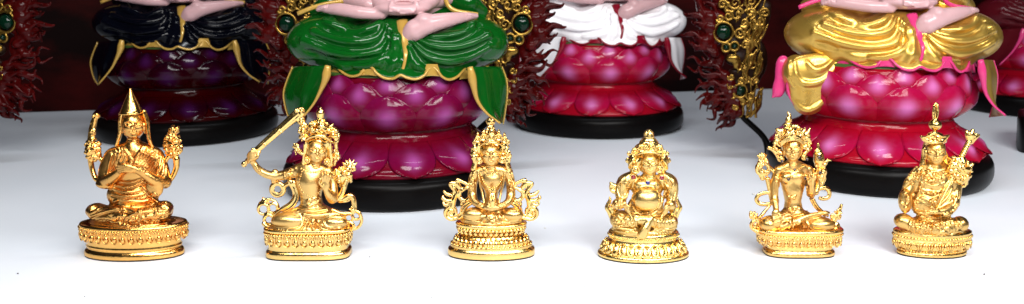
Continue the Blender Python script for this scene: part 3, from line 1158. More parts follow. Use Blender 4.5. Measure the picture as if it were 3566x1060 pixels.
    v.lumps(299, 380, 76, 16, 12, 14, 18, 6, seed=77)
    for s in (-1, 0, 1):
        v.tube([(299 + s * 6, 395, 86), (299 + s * 11, 425, 98), (299 + s * 5, 452, 98)], 3, 1)
    v.build('vase', g, r)
    # scroll scarves
    for s in (-1, 1):
        S = Field(fr, 40 if s < 0 else 375, 310, 215 if s < 0 else 550, 550, -45, 60, HP)
        X = lambda x: x if s < 0 else 2 * 293 - x
        m = lambda pts: [(X(x), y, d) for x, y, d in pts]
        S.tube(m([(x, y, d) for x, y, d in curl(100, 487, 36, 1.75, 60, 1, 4, rmin=0.2)]), [9, 8, 6], 1)
        S.ell(X(100), 487, 0, 32, 32, 6, k=2)
        S.tube(m([(112, 521, 4), (150, 508, 8), (165, 470, 12), (185, 448, 14), (212, 436, 18)]), [9, 10, 10, 10, 9], 3)
        S.tube(m([(118, 505, 8), (142, 494, 12), (150, 462, 16), (178, 436, 18)]), 5, 2)
        S.tube(m([(198, 408, 6), (168, 432, 4), (142, 416, 0), (140, 392, 0), (160, 372, 0)]), [11, 11, 10, 10, 9], 3)
        S.tube(m([(150, 385, 6), (175, 368, 4), (190, 376, 4), (200, 395, 4)]), [7, 8, 8, 8], 3)
        S.tube(m([(110, 372, 0), (96, 350, 0), (112, 346, 0), (135, 356, 0), (150, 380, 0)]), [10, 11, 10, 10, 9], 3)
        S.tube(m([(138, 362, 0), (128, 332, 0), (155, 340, 0), (178, 352, 0), (195, 362, 0)]), [10, 10, 9, 9, 10], 3)
        S.tube(m([(108, 452, 2), (112, 425, 0), (124, 395, 0), (112, 372, 0)]), [12, 13, 12, 10], 4)
        S.tube(m([(102, 405, 0), (78, 398, 0), (64, 385, 0)]), [11, 10, 6], 3)
        S.tube(m([(100, 432, 0), (76, 430, 0), (58, 418, 0), (60, 408, 0)]), [11, 10, 9, 5], 3)
        S.tube(m([(94, 448, 2), (70, 452, 2), (60, 440, 2)]), [9, 8, 5], 3)
        S.tube(m([(150, 455, 6), (150, 440, 6), (162, 428, 6)]), 7, 3)
        for a in ([(X(100), 410), (X(112), 384)], [(X(90), 440), (X(110), 430), (X(122), 402)], [(X(110), 360), (X(130), 366), (X(142), 384)]):
            S.ridge(a, 3, 1)
        S.build('scarf', g, r)
    return r


# ================================================================== 4: round-bellied figure
def fig_belly():
    fr = Frame((2040, 430, 2440, 940), 601, 300, 691)
    g = GOLD_LEMON
    r = fig('pot bellied gold figurine with red and blue gems on an open lotus petal base', fr)
    prof = [(236, 0), (239, 5), (238, 15), (232, 21), (222, 24), (218, 30), (212, 44), (200, 62), (186, 78), (177, 90), (176, 96), (181, 102),
            (184, 112), (182, 124), (174, 132), (0, 134)]
    ped(fr, r, g, prof, 0.62)
    petal_band(fr, r, g, 203, 126, 2, 57, 26, 60, 72, 15, 'spoon', lean=0.55)
    petal_band(fr, r, g, 184, 114, 2, 116, 84, 13, 9, 5, 'bead', 'beaded_rim')
    B = Field(fr, 95, 240, 505, 640, -95, 160, HB)
    B.ell(300, 550, 20, 165, 30, 100, k=0)
    B.ell(188, 505, 30, 62, 50, 60, k=16)
    B.tube([(190, 500, 40), (250, 505, 95), (318, 505, 118)], [38, 32, 24], 12)
    B.ell(420, 515, 35, 62, 46, 60, k=16)
    B.tube([(420, 520, 45), (370, 520, 95), (330, 515, 118)], [36, 30, 22], 10)
    # foot hanging over the edge
    B.tube([(340, 500, 118), (318, 540, 132), (296, 580, 138)], [20, 22, 26], 6)
    for i in range(5):
        B.ell(276 + 10 * i, 596 - 2 * i, 142, 6.5, 9, 9, k=2)
    B.ell(312, 440, 10, 95, 70, 66, k=24)
    B.ell(320, 335, 4, 84, 66, 54, k=26)
    B.ell(321, 400, 66, 80, 67, 60, k=3)
    B.groove([(238, 400), (254, 446), (290, 470), (330, 474), (372, 456), (400, 410), (396, 372)], [4, 7, 4], 3)
    for s, x in ((-1, 292), (1, 352)):
        B.ell(x, 325, 40, 36, 28, 22, k=10)
    B.tube([(330, 290, 0), (333, 268, 4)], [40, 34], 10)
    # sleeves, arms
    B.tube([(238, 285, -2), (205, 310, 0), (188, 355, 6), (185, 410, 30)], [34, 42, 36, 24], 14)
    B.tube([(405, 285, -2), (438, 310, 0), (448, 355, 6), (446, 415, 30)], [34, 42, 36, 24], 14)
    for i in range(6):
        B.ridge([(238 - 10 * i, 262 + 5 * i), (222 - 10 * i, 310 + 4 * i), (234 - 7 * i, 362 + 8 * i)], [3, 6, 4], 3)
        B.ridge([(402 + 10 * i, 262 + 5 * i), (424 + 8 * i, 310 + 4 * i), (412 + 7 * i, 362 + 8 * i)], [3, 6, 4], 3)
    for i in range(5):
        B.ridge([(216 + 8 * i, 350 + 4 * i), (205 + 9 * i, 390 + 4 * i), (228 + 6 * i, 440 + 3 * i)], [3, 5, 3], 3)
        B.ridge([(418 - 4 * i, 350 + 8 * i), (410 - 4 * i, 400 + 6 * i), (396 - 4 * i, 440 + 4 * i)], [3, 5, 3], 3)
    # hands and what they rest on
    B.ell(172, 422, 56, 34, 30, 26, k=8)
    B.plumps(178, 424, 28, 26, 20, 8, seed=81)
    for i in range(4):
        B.tube([(200 + 3 * i, 432 + 6 * i, 78), (222 + 2 * i, 448 + 7 * i, 90), (236, 462 + 8 * i, 88)], [8, 7.5, 5], 2)
    B.tube([(196, 430, 80), (214, 430, 92), (230, 438, 94)], [7, 6.5, 5], 2)
    B.ell(440, 430, 52, 30, 26, 24, k=8)
    for i in range(4):
        B.tube([(436 - 3 * i, 436 + 6 * i, 74), (418, 450 + 7 * i, 84), (402, 462 + 8 * i, 82)], [8, 7.5, 5], 2)
    B.tube([(436, 430, 76), (424, 432, 84), (412, 440, 86)], [7, 6.5, 5], 2)
    # ribbed drapery over the legs
    for i in range(7):
        B.ridge([(368 + 15 * i, 486 - 3 * i), (372 + 15 * i, 515 - 2 * i), (382 + 14 * i, 548 - 4 * i)], [4, 7, 4], 2)
    B.ridge([(360, 550), (420, 556), (482, 540)], 6, 3)
    B.ridge([(356, 562), (420, 568), (488, 552)], 4, 2)
    for i in range(6):
        B.ridge([(146, 470 + 15 * i), (200, 480 + 14 * i), (270, 486 + 12 * i)], [3, 6.5, 4], 3)
    for a in ([(205, 500), (235, 535), (262, 552)], [(250, 480), (262, 515), (270, 545)], [(150, 545), (210, 555), (262, 556)]):
        B.ridge(a, [4, 7, 4], 3)
    B.plumps(185, 510, 36, 34, 20, 7, seed=82)
    B.ridge([(140, 570), (200, 582), (262, 588)], 6, 3)
    B.ridge([(345, 590), (420, 586), (480, 574)], 6, 3)
    B.beads([(345, 582), (420, 578), (484, 564)], 5, step=12)
    H = head_field(fr, 334, 213, 50, 54, 22, yaw=0.03, frown=True, neck=(0, -10), ears=False)
    join_build([B, H], 'body', SATIN[g.name], r)
    Hr = Field(fr, 205, 115, 445, 300, -75, 60, HP)
    Hr.ell(330, 195, -10, 72, 72, 56, k=0)
    for s in (-1, 1):
        cx = 326
        Hr.ell(cx + s * 74, 205, -4, 32, 58, 34, k=12)
        for i in range(6):
            Hr.ridge([(cx + s * (52 + 4 * i), 150 + 6 * i), (cx + s * (72 + 5 * i), 190 + 6 * i), (cx + s * (66 + 7 * i), 244)], [3, 6, 4], 2)
        Hr.tube([(cx + s * 92, 170, -4), (cx + s * 104, 160, -4), (cx + s * 100, 150, -2)], [9, 8, 4], 3)
        Hr.tube([(cx + s * 100, 205, -4), (cx + s * 112, 196, -4), (cx + s * 108, 182, -2)], [9, 8, 4], 3)
    Hr.build('hair', g, r)
    C = Field(fr, 225, 30, 440, 185, -70, 90, HP)
    C.tube([(262, 166, 42), (290, 156, 66), (333, 152, 76), (376, 158, 66), (402, 172, 42)], 6, 3)
    C.ell(330, 128, 0, 74, 30, 52, k=8)
    for x, y, rr in ((256, 150, 17), (292, 132, 18), (341, 126, 22), (386, 136, 18), (410, 156, 13)):
        d = 58 - abs(x - 333) * 0.35
        C.ell(x, y, d, rr, rr, 9, k=3)
        C.tube(curl(x, y, rr * 0.95, 1, 0, 1, d + 8, rmin=0.98), 4, 1)
        C.ell(x, y, d + 9, rr * 0.45, rr * 0.45, 8, k=1)
        C.lumps(x, y - rr, d - 6, 10, 6, 6, 7, 5, seed=int(x))
    C.ell(330, 102, 2, 50, 24, 40, k=6)
    C.ell(330, 86, 2, 38, 16, 30, k=5)
    C.tube([(331, 78, 4), (331, 70, 4), (331, 58, 4), (331, 48, 4)], [25, 27, 24, 17], 3)
    C.lumps(331, 56, 4, 22, 14, 20, 24, 6.5, seed=85)
    C.build('crown', g, r)
    for x, y, R in ((262, 243, 17), (386, 242, 14)):
        e = MB()
        p = fr.P(x, y, 50)
        e.ring(p, R * fr.u, 5.5 * fr.u)
        e.ball(p, (R * 0.55 * fr.u, 6 * fr.u, R * 0.7 * fr.u))
        e.build('earring', g, r)
    strand(B, fr, r, g, [(272, 268), (296, 288), (326, 295), (356, 288), (382, 268)], 4.6)
    strand(B, fr, r, g, [(246, 436), (270, 458), (312, 468), (352, 456), (378, 430), (386, 390), (374, 350), (366, 300)], 4.2, 'long_necklace')
    nb = MB()
    for x, y, m in ((249, 282, GEM_RED), (397, 286, GEM_RED), (325, 313, GEM_BLUE)):
        p = B.front(x, y)
        nb.ring(p + np.array([0, -2 * fr.u, 0]), 14.5 * fr.u, 3 * fr.u)
        gem(B, fr, r, x, y, 14, m)
    nb.build('gem_setting', g, r)
    # side scarves and the pointed ends
    for s in (-1, 1):
        S = Field(fr, 85 if s < 0 else 415, 290, 215 if s < 0 else 530, 555, -60, 60, HP)
        X = lambda x: x if s < 0 else 604 - x
        m = lambda pts: [(X(x), y, d) for x, y, d in pts]
        S.tube(m([(195, 350, 0), (165, 335, -6), (138, 322, -8), (128, 312, -8)]), [16, 15, 12, 6], 4)
        S.tube(m([(205, 370, 0), (170, 362, -4), (138, 352, -8), (128, 330, -8)]), [15, 15, 12, 7], 4)
        S.tube(m([(205, 385, 6), (180, 380, 2), (160, 366, -2)]), [14, 12, 7], 4)
        S.tube(m([(150, 520, 10), (136, 490, 6), (124, 462, 4), (112, 440, 2), (126, 404, 0), (124, 384, 0)]), [15, 15, 14, 13, 9, 3], 4)
        S.tube(m([(150, 470, 12), (140, 440, 8), (152, 412, 6), (164, 398, 6)]), [14, 12, 10, 6], 3)
        S.tube(m([(155, 545, 20), (150, 510, 14), (160, 480, 14)]), [14, 14, 12], 4)
        S.lumps(X(150), 440, 10, 16, 30, 10, 14, 6, seed=88)
        S.ridge([(X(150), 345), (X(175), 352), (X(196), 366)], 3, 1)
        S.build('scarf', g, r)
    return r


# ================================================================== 5: slender crowned figure with two flower stalks
def fig_slender():
    fr = Frame((2560, 360, 2980, 940), 555, 291, 692)
    g = GOLD_MATTE
    r = fig('slender satin gold figurine in a tall spiky crown with one hand lowered over its knee', fr)
    prof = [(158, 0), (161, 4), (160, 14), (155, 20), (148, 23), (146, 30), (148, 40), (154, 48), (168, 54), (180, 66), (188, 82), (191, 96),
            (189, 103), (194, 108), (196, 114), (194, 120), (186, 124), (0, 125)]
    ped(fr, r, g, prof, 0.50, e=3.0)
    petal_band(fr, r, g, 183, 92, 3.0, 76, 28, 40, 46, 10, 'bud')
    petal_band(fr, r, g, 192, 96, 3.0, 104, 80, 14, 8, 4, 'bead', 'beaded_rim')
    B = Field(fr, 85, 265, 490, 625, -70, 110, HB)
    B.ell(290, 582, 6, 180, 20, 76, k=0)
    B.ell(160, 556, 36, 48, 36, 42, k=12)
    B.tube([(250, 530, 6), (170, 552, 30)], [30, 33], 12)
    B.ell(396, 556, 36, 64, 30, 42, k=12)
    B.tube([(300, 530, 6), (395, 552, 30)], [28, 30], 12)
    B.tube([(215, 570, 56), (270, 548, 60), (330, 522, 52), (405, 506, 36)], [13, 15, 13, 9], 10)
    B.ell(412, 504, 40, 26, 9, 14, k=5)
    B.ell(272, 512, 2, 72, 26, 42, k=16)
    B.tube([(268, 510, 0), (266, 450, 0), (266, 400, 2)], [46, 36, 46], 14)
    B.ell(266, 350, 4, 58, 58, 40, k=22)
    B.tube([(204, 306, -2), (266, 288, -2), (334, 306, -2)], [20, 30, 20], 12)
    B.tube([(264, 292, 2), (264, 268, 6)], [26, 23], 8)
    for s, x in ((-1, 238), (1, 294)):
        B.ell(x, 345, 32, 26, 24, 16, k=10)
    # lowered arm, palm outward on the knee
    B.tube([(198, 308, -2), (182, 370, 2), (180, 440, 14)], [20, 20, 17], 8)
    B.tube([(180, 436, 14), (186, 470, 42), (190, 500, 62)], [17, 14, 12], 5)
    B.ell(188, 512, 70, 20, 24, 11, k=5)
    for i in range(4):
        B.tube([(176 + 9 * i, 525, 76), (178 + 9 * i, 548, 82), (182 + 9 * i, 568 - 3 * abs(i - 1), 80)], [6, 5.5, 4], 1.5)
    B.tube([(204, 512, 78), (214, 526, 84), (213, 540, 84)], [6, 5.5, 4], 1.5)
    for y in (446, 456):
        B.tube([(164, y, 22), (180, y + 3, 40), (198, y, 24)], 5, 2)
    # raised arm
    B.tube([(338, 308, -2), (352, 360, 2), (350, 412, 18)], [20, 20, 20], 8)
    B.tube([(350, 418, 22), (352, 400, 48), (352, 378, 56)], [19, 14, 11], 5)
    B.ell(352, 365, 62, 15, 20, 9, k=4)
    for i, (x, y) in enumerate(((342, 326), (352, 320), (361, 324), (369, 334))):
        B.tube([(342 + 6 * i, 358, 66), (x, (y + 355) / 2, 70), (x, y, 66)], [5, 4.6, 3.4], 1.2)
    B.tube([(342, 372, 68), (334, 360, 72), (338, 350, 72)], [5, 4.5, 3.5], 1.2)
    for x in (200, 336):
        B.plumps(x, 345, 18, 14, 16, 6, seed=90 + x)
        for i in range(4):
            B.ridge([(x - 14 + 8 * i, 362), (x - 12 + 7 * i, 395), (x - 10 + 6 * i, 425)], [3, 4, 2.5], 2)
    # hems, belt and sash
    for a in ([(235, 600), (262, 570), (270, 540), (262, 520)], [(170, 598), (222, 596), (250, 568), (254, 540)],
              [(308, 545), (330, 580), (364, 598), (440, 588)], [(322, 540), (348, 572), (380, 584), (450, 574)],
              [(210, 505), (250, 510), (305, 500)], [(215, 492), (262, 500), (318, 488)]):
        B.ridge(a, 5, 2)
    B.beads([(244, 598), (270, 568), (279, 540)], 4, step=10)
    B.beads([(300, 548), (324, 586), (356, 606)], 4, step=10)
    B.plumps(272, 492, 28, 14, 16, 7, seed=96)
    B.plumps(266, 432, 22, 9, 10, 6, seed=97)
    for a in ([(226, 520), (300, 505), (330, 498)], [(210, 520), (190, 530), (160, 540)], [(280, 586), (300, 566), (316, 590)],
              [(290, 600), (305, 580), (322, 600)], [(270, 600), (288, 560), (300, 545)]):
        B.ridge(a, [4, 6, 4], 2)
    H = head_field(fr, 265, 216, 40, 50, 14, neck=(0, -6))
    join_build([B, H], 'body', SATIN[g.name], r)
    Hr = Field(fr, 150, 130, 370, 310, -55, 40, HP)
    Hr.ell(264, 195, -6, 50, 56, 44, k=0)
    Hr.tube([(212, 230, -2), (190, 222, -4), (170, 212, -4), (156, 206, -4)], [11, 10, 9, 9], 3)
    Hr.tube([(205, 262, 2), (192, 240, -2), (178, 222, -4)], [9, 7, 6], 3)
    Hr.tube([(316, 235, -2), (334, 218, -4), (350, 208, -4)], [9, 8, 5], 3)
    Hr.build('hair', g, r)
    C = Field(fr, 150, 28, 370, 245, -60, 70, HP)
    for i in range(3):
        C.tube([(212 - 2 * i, 196 - 8 * i, 26), (236, 176 - 8 * i, 44), (264, 170 - 8 * i, 50), (292, 174 - 8 * i, 44), (312 + i, 192 - 8 * i, 26)], 4, 2)
    C.ell(262, 148, 6, 48, 26, 38, k=6)
    C.lumps(262, 142, 8, 54, 28, 40, 80, 7.5, seed=101)
    C.lumps(264, 122, 6, 36, 18, 24, 30, 7, seed=111)
    C.lumps(196, 186, 0, 16, 34, 10, 22, 6.5, seed=112)
    C.lumps(332, 190, 0, 14, 30, 10, 22, 6.5, seed=113)
    C.ell(244, 108, 2, 20, 20, 16, k=6)
    C.lumps(243, 112, 4, 20, 18, 14, 24, 6, seed=102)
    C.ell(244, 82, 2, 13, 16, 11, k=4)
    C.tube([(245, 76, 2), (250, 58, 2), (241, 40, 2)], [13, 9, 3], 3)
    C.lumps(247, 76, 4, 11, 14, 9, 10, 4.5, seed=103)
    for pts, rr in (([(212, 150, 8), (200, 128, 4), (186, 118, 2)], [12, 13, 3]), ([(206, 168, 8), (196, 150, 4), (184, 142, 2)], [10, 10, 3]),
                    ([(200, 190, 4), (190, 180, 2), (176, 182, 2)], [9, 8, 4]),
                    ([(272, 132, 10), (274, 112, 6), (276, 98, 4)], [11, 9, 3]), ([(300, 150, 10), (316, 128, 6), (322, 114, 4)], [11, 9, 3]),
                    ([(312, 160, 8), (332, 138, 4), (345, 114, 2)], [10, 9, 3]), ([(316, 180, 6), (336, 170, 4), (352, 186, 2)], [9, 8, 3]),
                    ([(326, 158, 4), (338, 160, 2), (346, 150, 2)], [8, 7, 3]), ([(310, 205, 4), (330, 196, 2), (346, 190, 2)], [8, 8, 4])):
        C.tube(pts, rr, 3)
    C.lumps(200, 158, 4, 14, 26, 8, 16, 5.5, seed=104)
    C.lumps(328, 165, 4, 14, 28, 8, 20, 5.5, seed=105)
    C.build('crown', g, r)
    e = MB()
    for x, y in ((213, 258), (318, 250)):
        p = fr.P(x, y, 26)
        e.ring(p, 10 * fr.u, 4 * fr.u, seg=14)
        e.ball(p, 8 * fr.u)
    e.build('earring', g, r)
    strand(B, fr, r, g, [(222, 288), (242, 304), (272, 312), (300, 302), (318, 286)], 4.5)
    strand(B, fr, r, g, [(212, 300), (236, 330), (256, 340), (276, 326), (292, 338), (322, 330)], 3.4, step=8)
    for x, y in ((275, 309), (246, 350), (322, 346)):
        gem(B, fr, r, x, y, 8, GEM_DARK)
    E2 = MB()
    for x, y in ((216, 268), (330, 257)):
        E2.ball(fr.P(x, y, 40), 7.5 * fr.u)
    E2.build('gem', GEM_DARK, r)
    L = Field(fr, 85, 215, 215, 470, -45, 50, HP)
    L.tube([(172, 460, 6), (160, 400, 0), (150, 350, -4)], [11, 11, 12], 4)
    L.tube([(186, 320, 0), (170, 306, -4), (152, 290, -6)], [9, 9, 9], 4)
    L.tube(curl(128, 302, 28, 1.0, 90, 1, -4, rmin=0.97), 9, 3)
    L.tube([(126, 345, -4), (118, 300, -2), (122, 262, -4)], [12, 8, 11], 3)
    L.lumps(128, 298, -4, 30, 44, 10, 40, 6.5, seed=106)
    L.petals(124, 256, -4, 5, 30, 6.5, -55, 50)
    L.lumps(124, 248, -2, 15, 10, 9, 12, 6, seed=107)
    L.build('flower_stalk', g, r)
    L = Field(fr, 345, 178, 455, 420, -45, 50, HP)
    L.tube([(372, 412, 12), (384, 370, 2), (388, 330, -2)], [12, 12, 13], 4)
    L.ell(390, 320, -2, 22, 24, 16, k=5)
    L.lumps(388, 318, -2, 26, 44, 18, 46, 7, seed=108)
    L.tube([(387, 290, -2), (386, 262, -2), (384, 238, -2), (383, 226, -2)], [14, 25, 22, 11], 4)
    L.petals(383, 228, -2, 5, 22, 5, -52, 52)
    L.tube([(383, 214, -2), (382, 198, -2), (382, 187, -2)], [9, 6, 6], 2)
    L.ell(382, 190, -2, 6, 6, 6, k=1)
    L.tube([(405, 290, 0), (420, 274, 0), (424, 256, 0)], [9, 6, 3], 3)
    L.tube([(414, 270, 0), (430, 264, 0), (442, 264, 0)], [5, 4, 3], 2)
    L.tube([(402, 345, 0), (414, 320, 0), (410, 300, 0)], [9, 8, 5], 3)
    L.tube([(400, 372, 2), (412, 350, 0), (412, 330, 0)], [8, 7, 4], 3)
    L.build('flower_stalk', g, r)
    b = MB()
    for x, y in ((388, 250), (392, 320)):
        b.ball(fr.P(x, y, 23), (8 * fr.u, 4 * fr.u, 8 * fr.u))
    b.build('gem', GEM_DARK, r)
    # scarf loops and corner ornaments
    S = MB()
    pts = catmull([fr.P(*q) for q in ((172, 414, 6), (140, 412, 2), (108, 424, -2), (98, 444, -2), (112, 462, 0), (140, 466, 4), (165, 462, 10))], 6)
    S.tube(pts, 9.5 * fr.u, 10, flat=0.6)
    S.tube(catmull([fr.P(*q) for q in ((160, 470, 10), (138, 496, 14), (118, 520, 18), (104, 534, 18))], 6), [6 * fr.u, 8 * fr.u, 7 * fr.u], 8)
    S.build('scarf', g, r)
    S = MB()
    S.tube(catmull([fr.P(*q) for q in ((378, 405, 8), (395, 392, 4), (420, 392, 0), (434, 412, -2), (428, 434, 0), (404, 440, 4), (386, 436, 8))], 6),
           [8 * fr.u, 9 * fr.u, 10 * fr.u, 10 * fr.u, 8 * fr.u], 10, flat=0.6)
    for o in (0, 12):
        S.tube(catmull([fr.P(*q) for q in ((346 + o, 438, 12), (366 + o, 474, 12), (392 + o, 500, 12), (416 + o, 520, 10))], 6), 6 * fr.u, 8)
    S.build('scarf', g, r)
    K = Field(fr, 55, 485, 135, 605, -30, 60, HP)
    K.tube(curl(95, 562, 22, 1.0, 90, 1, 6, rmin=0.95), 8, 2)
    K.ell(95, 565, 2, 14, 14, 6, k=2)
    K.tube([(112, 540, 6), (98, 528, 4), (80, 520, 4), (72, 502, 2)], [12, 11, 10, 7], 3)
    K.lumps(86, 518, 6, 18, 16, 8, 20, 6, seed=109)
    K.tube([(92, 585, 10), (110, 596, 16), (128, 600, 20)], 10, 4)
    K.build('scarf_end', g, r)
    K = Field(fr, 430, 455, 510, 605, -30, 60, HP)
    K.ell(466, 570, 4, 18, 24, 12, k=3)
    K.tube([(452, 540, 6), (470, 518, 4), (480, 494, 2), (490, 470, 2)], [13, 12, 9, 6], 3)
    K.tube(curl(452, 520, 13, 1.2, 90, 1, 10), 5, 2)
    K.ell(489, 470, 2, 7, 7, 7, k=1)
    K.lumps(472, 512, 6, 16, 20, 8, 22, 6, seed=110)
    K.tube([(466, 590, 8), (452, 598, 14), (440, 602, 18)], 9, 4)
    K.build('scarf_end', g, r)
    return r


# ================================================================== 6: robed figure with a staff and a pendant loop
def fig_staff():
    fr = Frame((3050, 340, 3500, 940), 574, 247, 694)
    g = GOLD_OLD
    r = fig('gold robed figurine in a two pointed hat with a staff and a pendant loop', fr)
    prof = [(150, 0), (153, 4), (152, 13), (147, 17), (141, 19), (142, 24), (152, 36), (164, 52), (171, 68), (172, 82), (168, 92), (171, 97),
            (170, 103), (160, 107), (0, 108)]
    ped(fr, r, g, prof, 0.52)
    petal_band(fr, r, g, 164, 85, 2, 52, 18, 56, 48, 9, 'fan')
    petal_band(fr, r, g, 170, 88, 2, 88, 62, 15, 11, 6, 'bead', 'beaded_rim')
    petal_band(fr, r, g, 146, 76, 2, 27, 54, 15, 10, 5, 'bead', 'beaded_rim')
    B = Field(fr, 70, 270, 430, 640, -75, 115, HB)
    B.ell(248, 596, 8, 156, 22, 78, k=0)
    B.ell(122, 548, 26, 40, 32, 38, k=10)
    B.tube([(122, 550, 30), (180, 575, 66), (250, 585, 78)], [30, 28, 24], 10)
    B.ell(375, 562, 24, 34, 34, 38, k=10)
    B.tube([(370, 570, 30), (320, 580, 64), (260, 585, 78)], [30, 26, 24], 10)
    B.ell(250, 560, 30, 118, 34, 48, k=14)
    B.ell(258, 470, 4, 108, 66, 56, k=24)
    B.ell(264, 380, 2, 92, 80, 50, k=26)
    B.tube([(200, 335, -4), (264, 312, -4), (325, 330, -4)], [26, 38, 26], 16)
    B.tube([(264, 315, 0), (264, 290, 6)], [32, 28], 10)
    # sleeve and hand at one side
    B.tube([(185, 340, -2), (152, 390, 4), (134, 440, 20)], [28, 27, 24], 10)
    B.ell(130, 460, 30, 29, 54, 27, k=8, rot=-4)
    B.plumps(128, 455, 20, 40, 16, 8, seed=121)
    B.tube([(200, 316, 14), (170, 345, 22), (140, 376, 26), (128, 395, 28)], [12, 15, 14, 9], 4)
    B.plumps(168, 345, 26, 40, 34, 6.5, seed=122)
    # other arm to the lap
    B.tube([(335, 340, -2), (352, 400, 6), (345, 462, 24)], [28, 28, 26], 10)
    B.tube([(345, 470, 28), (310, 502, 66), (268, 508, 78)], [24, 18, 13], 7)
    B.ell(262, 508, 82, 24, 12, 12, k=4)
    for i in range(4):
        B.tube([(256, 502 + 4 * i, 88), (236, 504 + 4 * i, 92), (220, 500 + 5 * i, 88)], [5, 4.6, 3.4], 1.2)
    B.tube([(262, 500, 88), (252, 488, 92), (242, 488, 92)], [5, 4.5, 3.5], 1.2)
    B.beads([(340, 440), (356, 462), (352, 490), (330, 512), (290, 520)], 8, step=13)
    # heavy folds
    for i in range(5):
        B.ridge([(205 + 3 * i, 312 + 13 * i), (255, 332 + 12 * i), (312 - 3 * i, 318 + 12 * i)], [3, 5, 3], 3)
    B.plumps(258, 352, 48, 30, 40, 6.5, seed=123)
    for i in range(7):
        B.ridge([(166 + 4 * i, 430 + 9 * i), (205, 444 + 8 * i), (248, 462 + 5 * i)], [3.5, 5.5, 3], 2.5)
    for i in range(6):
        B.ridge([(338 - 6 * i, 352 + 10 * i), (318 - 8 * i, 410 + 8 * i), (278 - 4 * i, 470 + 5 * i)], [3, 5, 3], 2.5)
    for a in ([(188, 375), (176, 410), (162, 440)], [(204, 380), (194, 420), (178, 446)], [(226, 410), (262, 424), (296, 412)],
              [(165, 492), (215, 500), (270, 492)], [(160, 508), (220, 520), (260, 526)], [(290, 470), (320, 440), (340, 400)],
              [(196, 400), (230, 420), (262, 424)], [(362, 420), (358, 450), (346, 480)]):
        B.ridge(a, [3.5, 6, 3.5], 3)
    B.plumps(250, 425, 24, 8, 12, 6, seed=124)
    B.plumps(252, 460, 14, 12, 12, 6, seed=125)
    for i in range(8):
        B.ridge([(158 + 14 * i, 545 + 2 * i), (150 + 14 * i, 572 + 2 * i), (166 + 13 * i, 606)], [4, 6, 3], 2)
    for i in range(7):
        B.ridge([(262 + 16 * i, 548 - 3 * i), (284 + 14 * i, 568 - 2 * i), (300 + 13 * i, 596 - 3 * i)], [4, 6.5, 4], 2)
    for a in ([(110, 590), (160, 606), (230, 618)], [(96, 604), (150, 620), (220, 628)], [(270, 612), (300, 596), (330, 612)],
              [(335, 612), (362, 592), (392, 606)], [(210, 545), (262, 540), (330, 528)], [(200, 530), (280, 528), (350, 512)]):
        B.ridge(a, [4, 7, 4], 3)
    B.tube(curl(300, 604, 15, 1.2, 90, 1, 80), 5, 2)
    B.tube(curl(352, 600, 15, 1.2, 90, 1, 70), 5, 2)
    B.plumps(220, 572, 50, 22, 22, 7, seed=126)
    B.plumps(330, 560, 50, 24, 24, 7, seed=127)
    H = head_field(fr, 263, 246, 43, 52, 16, yaw=0.16, tilt=2, frown=True, neck=(-4, -8))
    join_build([B, H], 'body', SATIN[g.name], r)
    Hr = Field(fr, 195, 180, 350, 340, -55, 45, HP)
    Hr.ell(258, 225, -8, 47, 50, 46, k=0)
    Hr.tube([(298, 240, -2), (312, 275, -6), (328, 310, -4)], [13, 16, 14], 6)
    Hr.tube([(216, 230, -2), (214, 265, -4), (208, 300, -2)], [11, 12, 14], 6)
    for i in range(3):
        Hr.ridge([(300 + 5 * i, 240), (314 + 5 * i, 275), (326 + 5 * i, 310)], 3, 1)
    Hr.build('hair', g, r)
    C = Field(fr, 185, 145, 340, 225, -60, 75, HP)
    C.tube([(222, 206, 28), (244, 203, 54), (268, 200, 62), (292, 198, 54), (308, 196, 28)], 6, 3)
    C.ell(264, 188, 10, 46, 22, 44, k=6)
    C.ell(264, 170, 8, 34, 18, 32, k=8)
    C.tube([(236, 192, 40), (216, 184, 34), (199, 172, 28)], [15, 12, 4], 4)
    C.tube([(292, 188, 40), (308, 178, 34), (325, 168, 28)], [14, 11, 4], 4)
    C.tube([(206, 178, 36), (236, 172, 52), (262, 158, 56), (292, 172, 52), (318, 172, 36)], [4, 5, 6, 5, 4], 3)
    C.lumps(266, 185, 50, 26, 12, 8, 24, 5, seed=130)
    C.build('hat', g, r)
    T = MB()
    p = fr.P(262, 155, 6)
    prof2 = [(13, -3), (9, 3), (7, 8), (16, 14), (25, 24), (27, 34), (24, 45), (15, 54), (10, 58), (9, 62)]
    T.lathe([(x * fr.u, z * fr.u) for x, z in smoothprof(prof2, 3)], 1, 1, 20, c=tuple(p))
    q = fr.P(263, 122, 6)
    T.ring(q + np.array([0, -20 * fr.u, 0]), 12 * fr.u, 4 * fr.u)
    fin = T.build('finial', g, r)
    T = MB()
    a, b = fr.P(263, 100, 6), fr.P(267, 32, 6)
    for s in (-1, 1):
        T.tube(catmull([a + np.array([s * 4 * fr.u, 0, 0]), (a + b) / 2 + np.array([s * 9 * fr.u, 0, 0]), b + np.array([s * 7 * fr.u, 0, 0])], 5),
               5.5 * fr.u, 10)
    T.tube(catmull([b + np.array([-7 * fr.u, 0, 0]), b + np.array([0, 0, 5 * fr.u]), b + np.array([7 * fr.u, 0, 0])], 5), 6 * fr.u, 10)
    T.ball((a + b) / 2 + np.array([0, 2 * fr.u, 0]), (7 * fr.u, 4 * fr.u, 34 * fr.u))
    T.build('hanging_loop', g, fin)
    # staff with its trident and tassels
    St = Field(fr, 225, 140, 470, 520, -20, 110, HP)
    St.tube([(268, 505, 82), (300, 440, 68), (335, 370, 50), (368, 290, 34), (400, 225, 22), (418, 190, 20)], [3, 3.5, 5, 9, 10, 11], 2)
    for i in range(9):
        t = i / 8
        St.ell(372 + 40 * t, 278 - 78 * t, 33 - 10 * t, 13, 8, 13, k=1)
    St.tube([(416, 196, 20), (408, 168, 20), (404, 152, 18)], [10, 11, 7], 3)
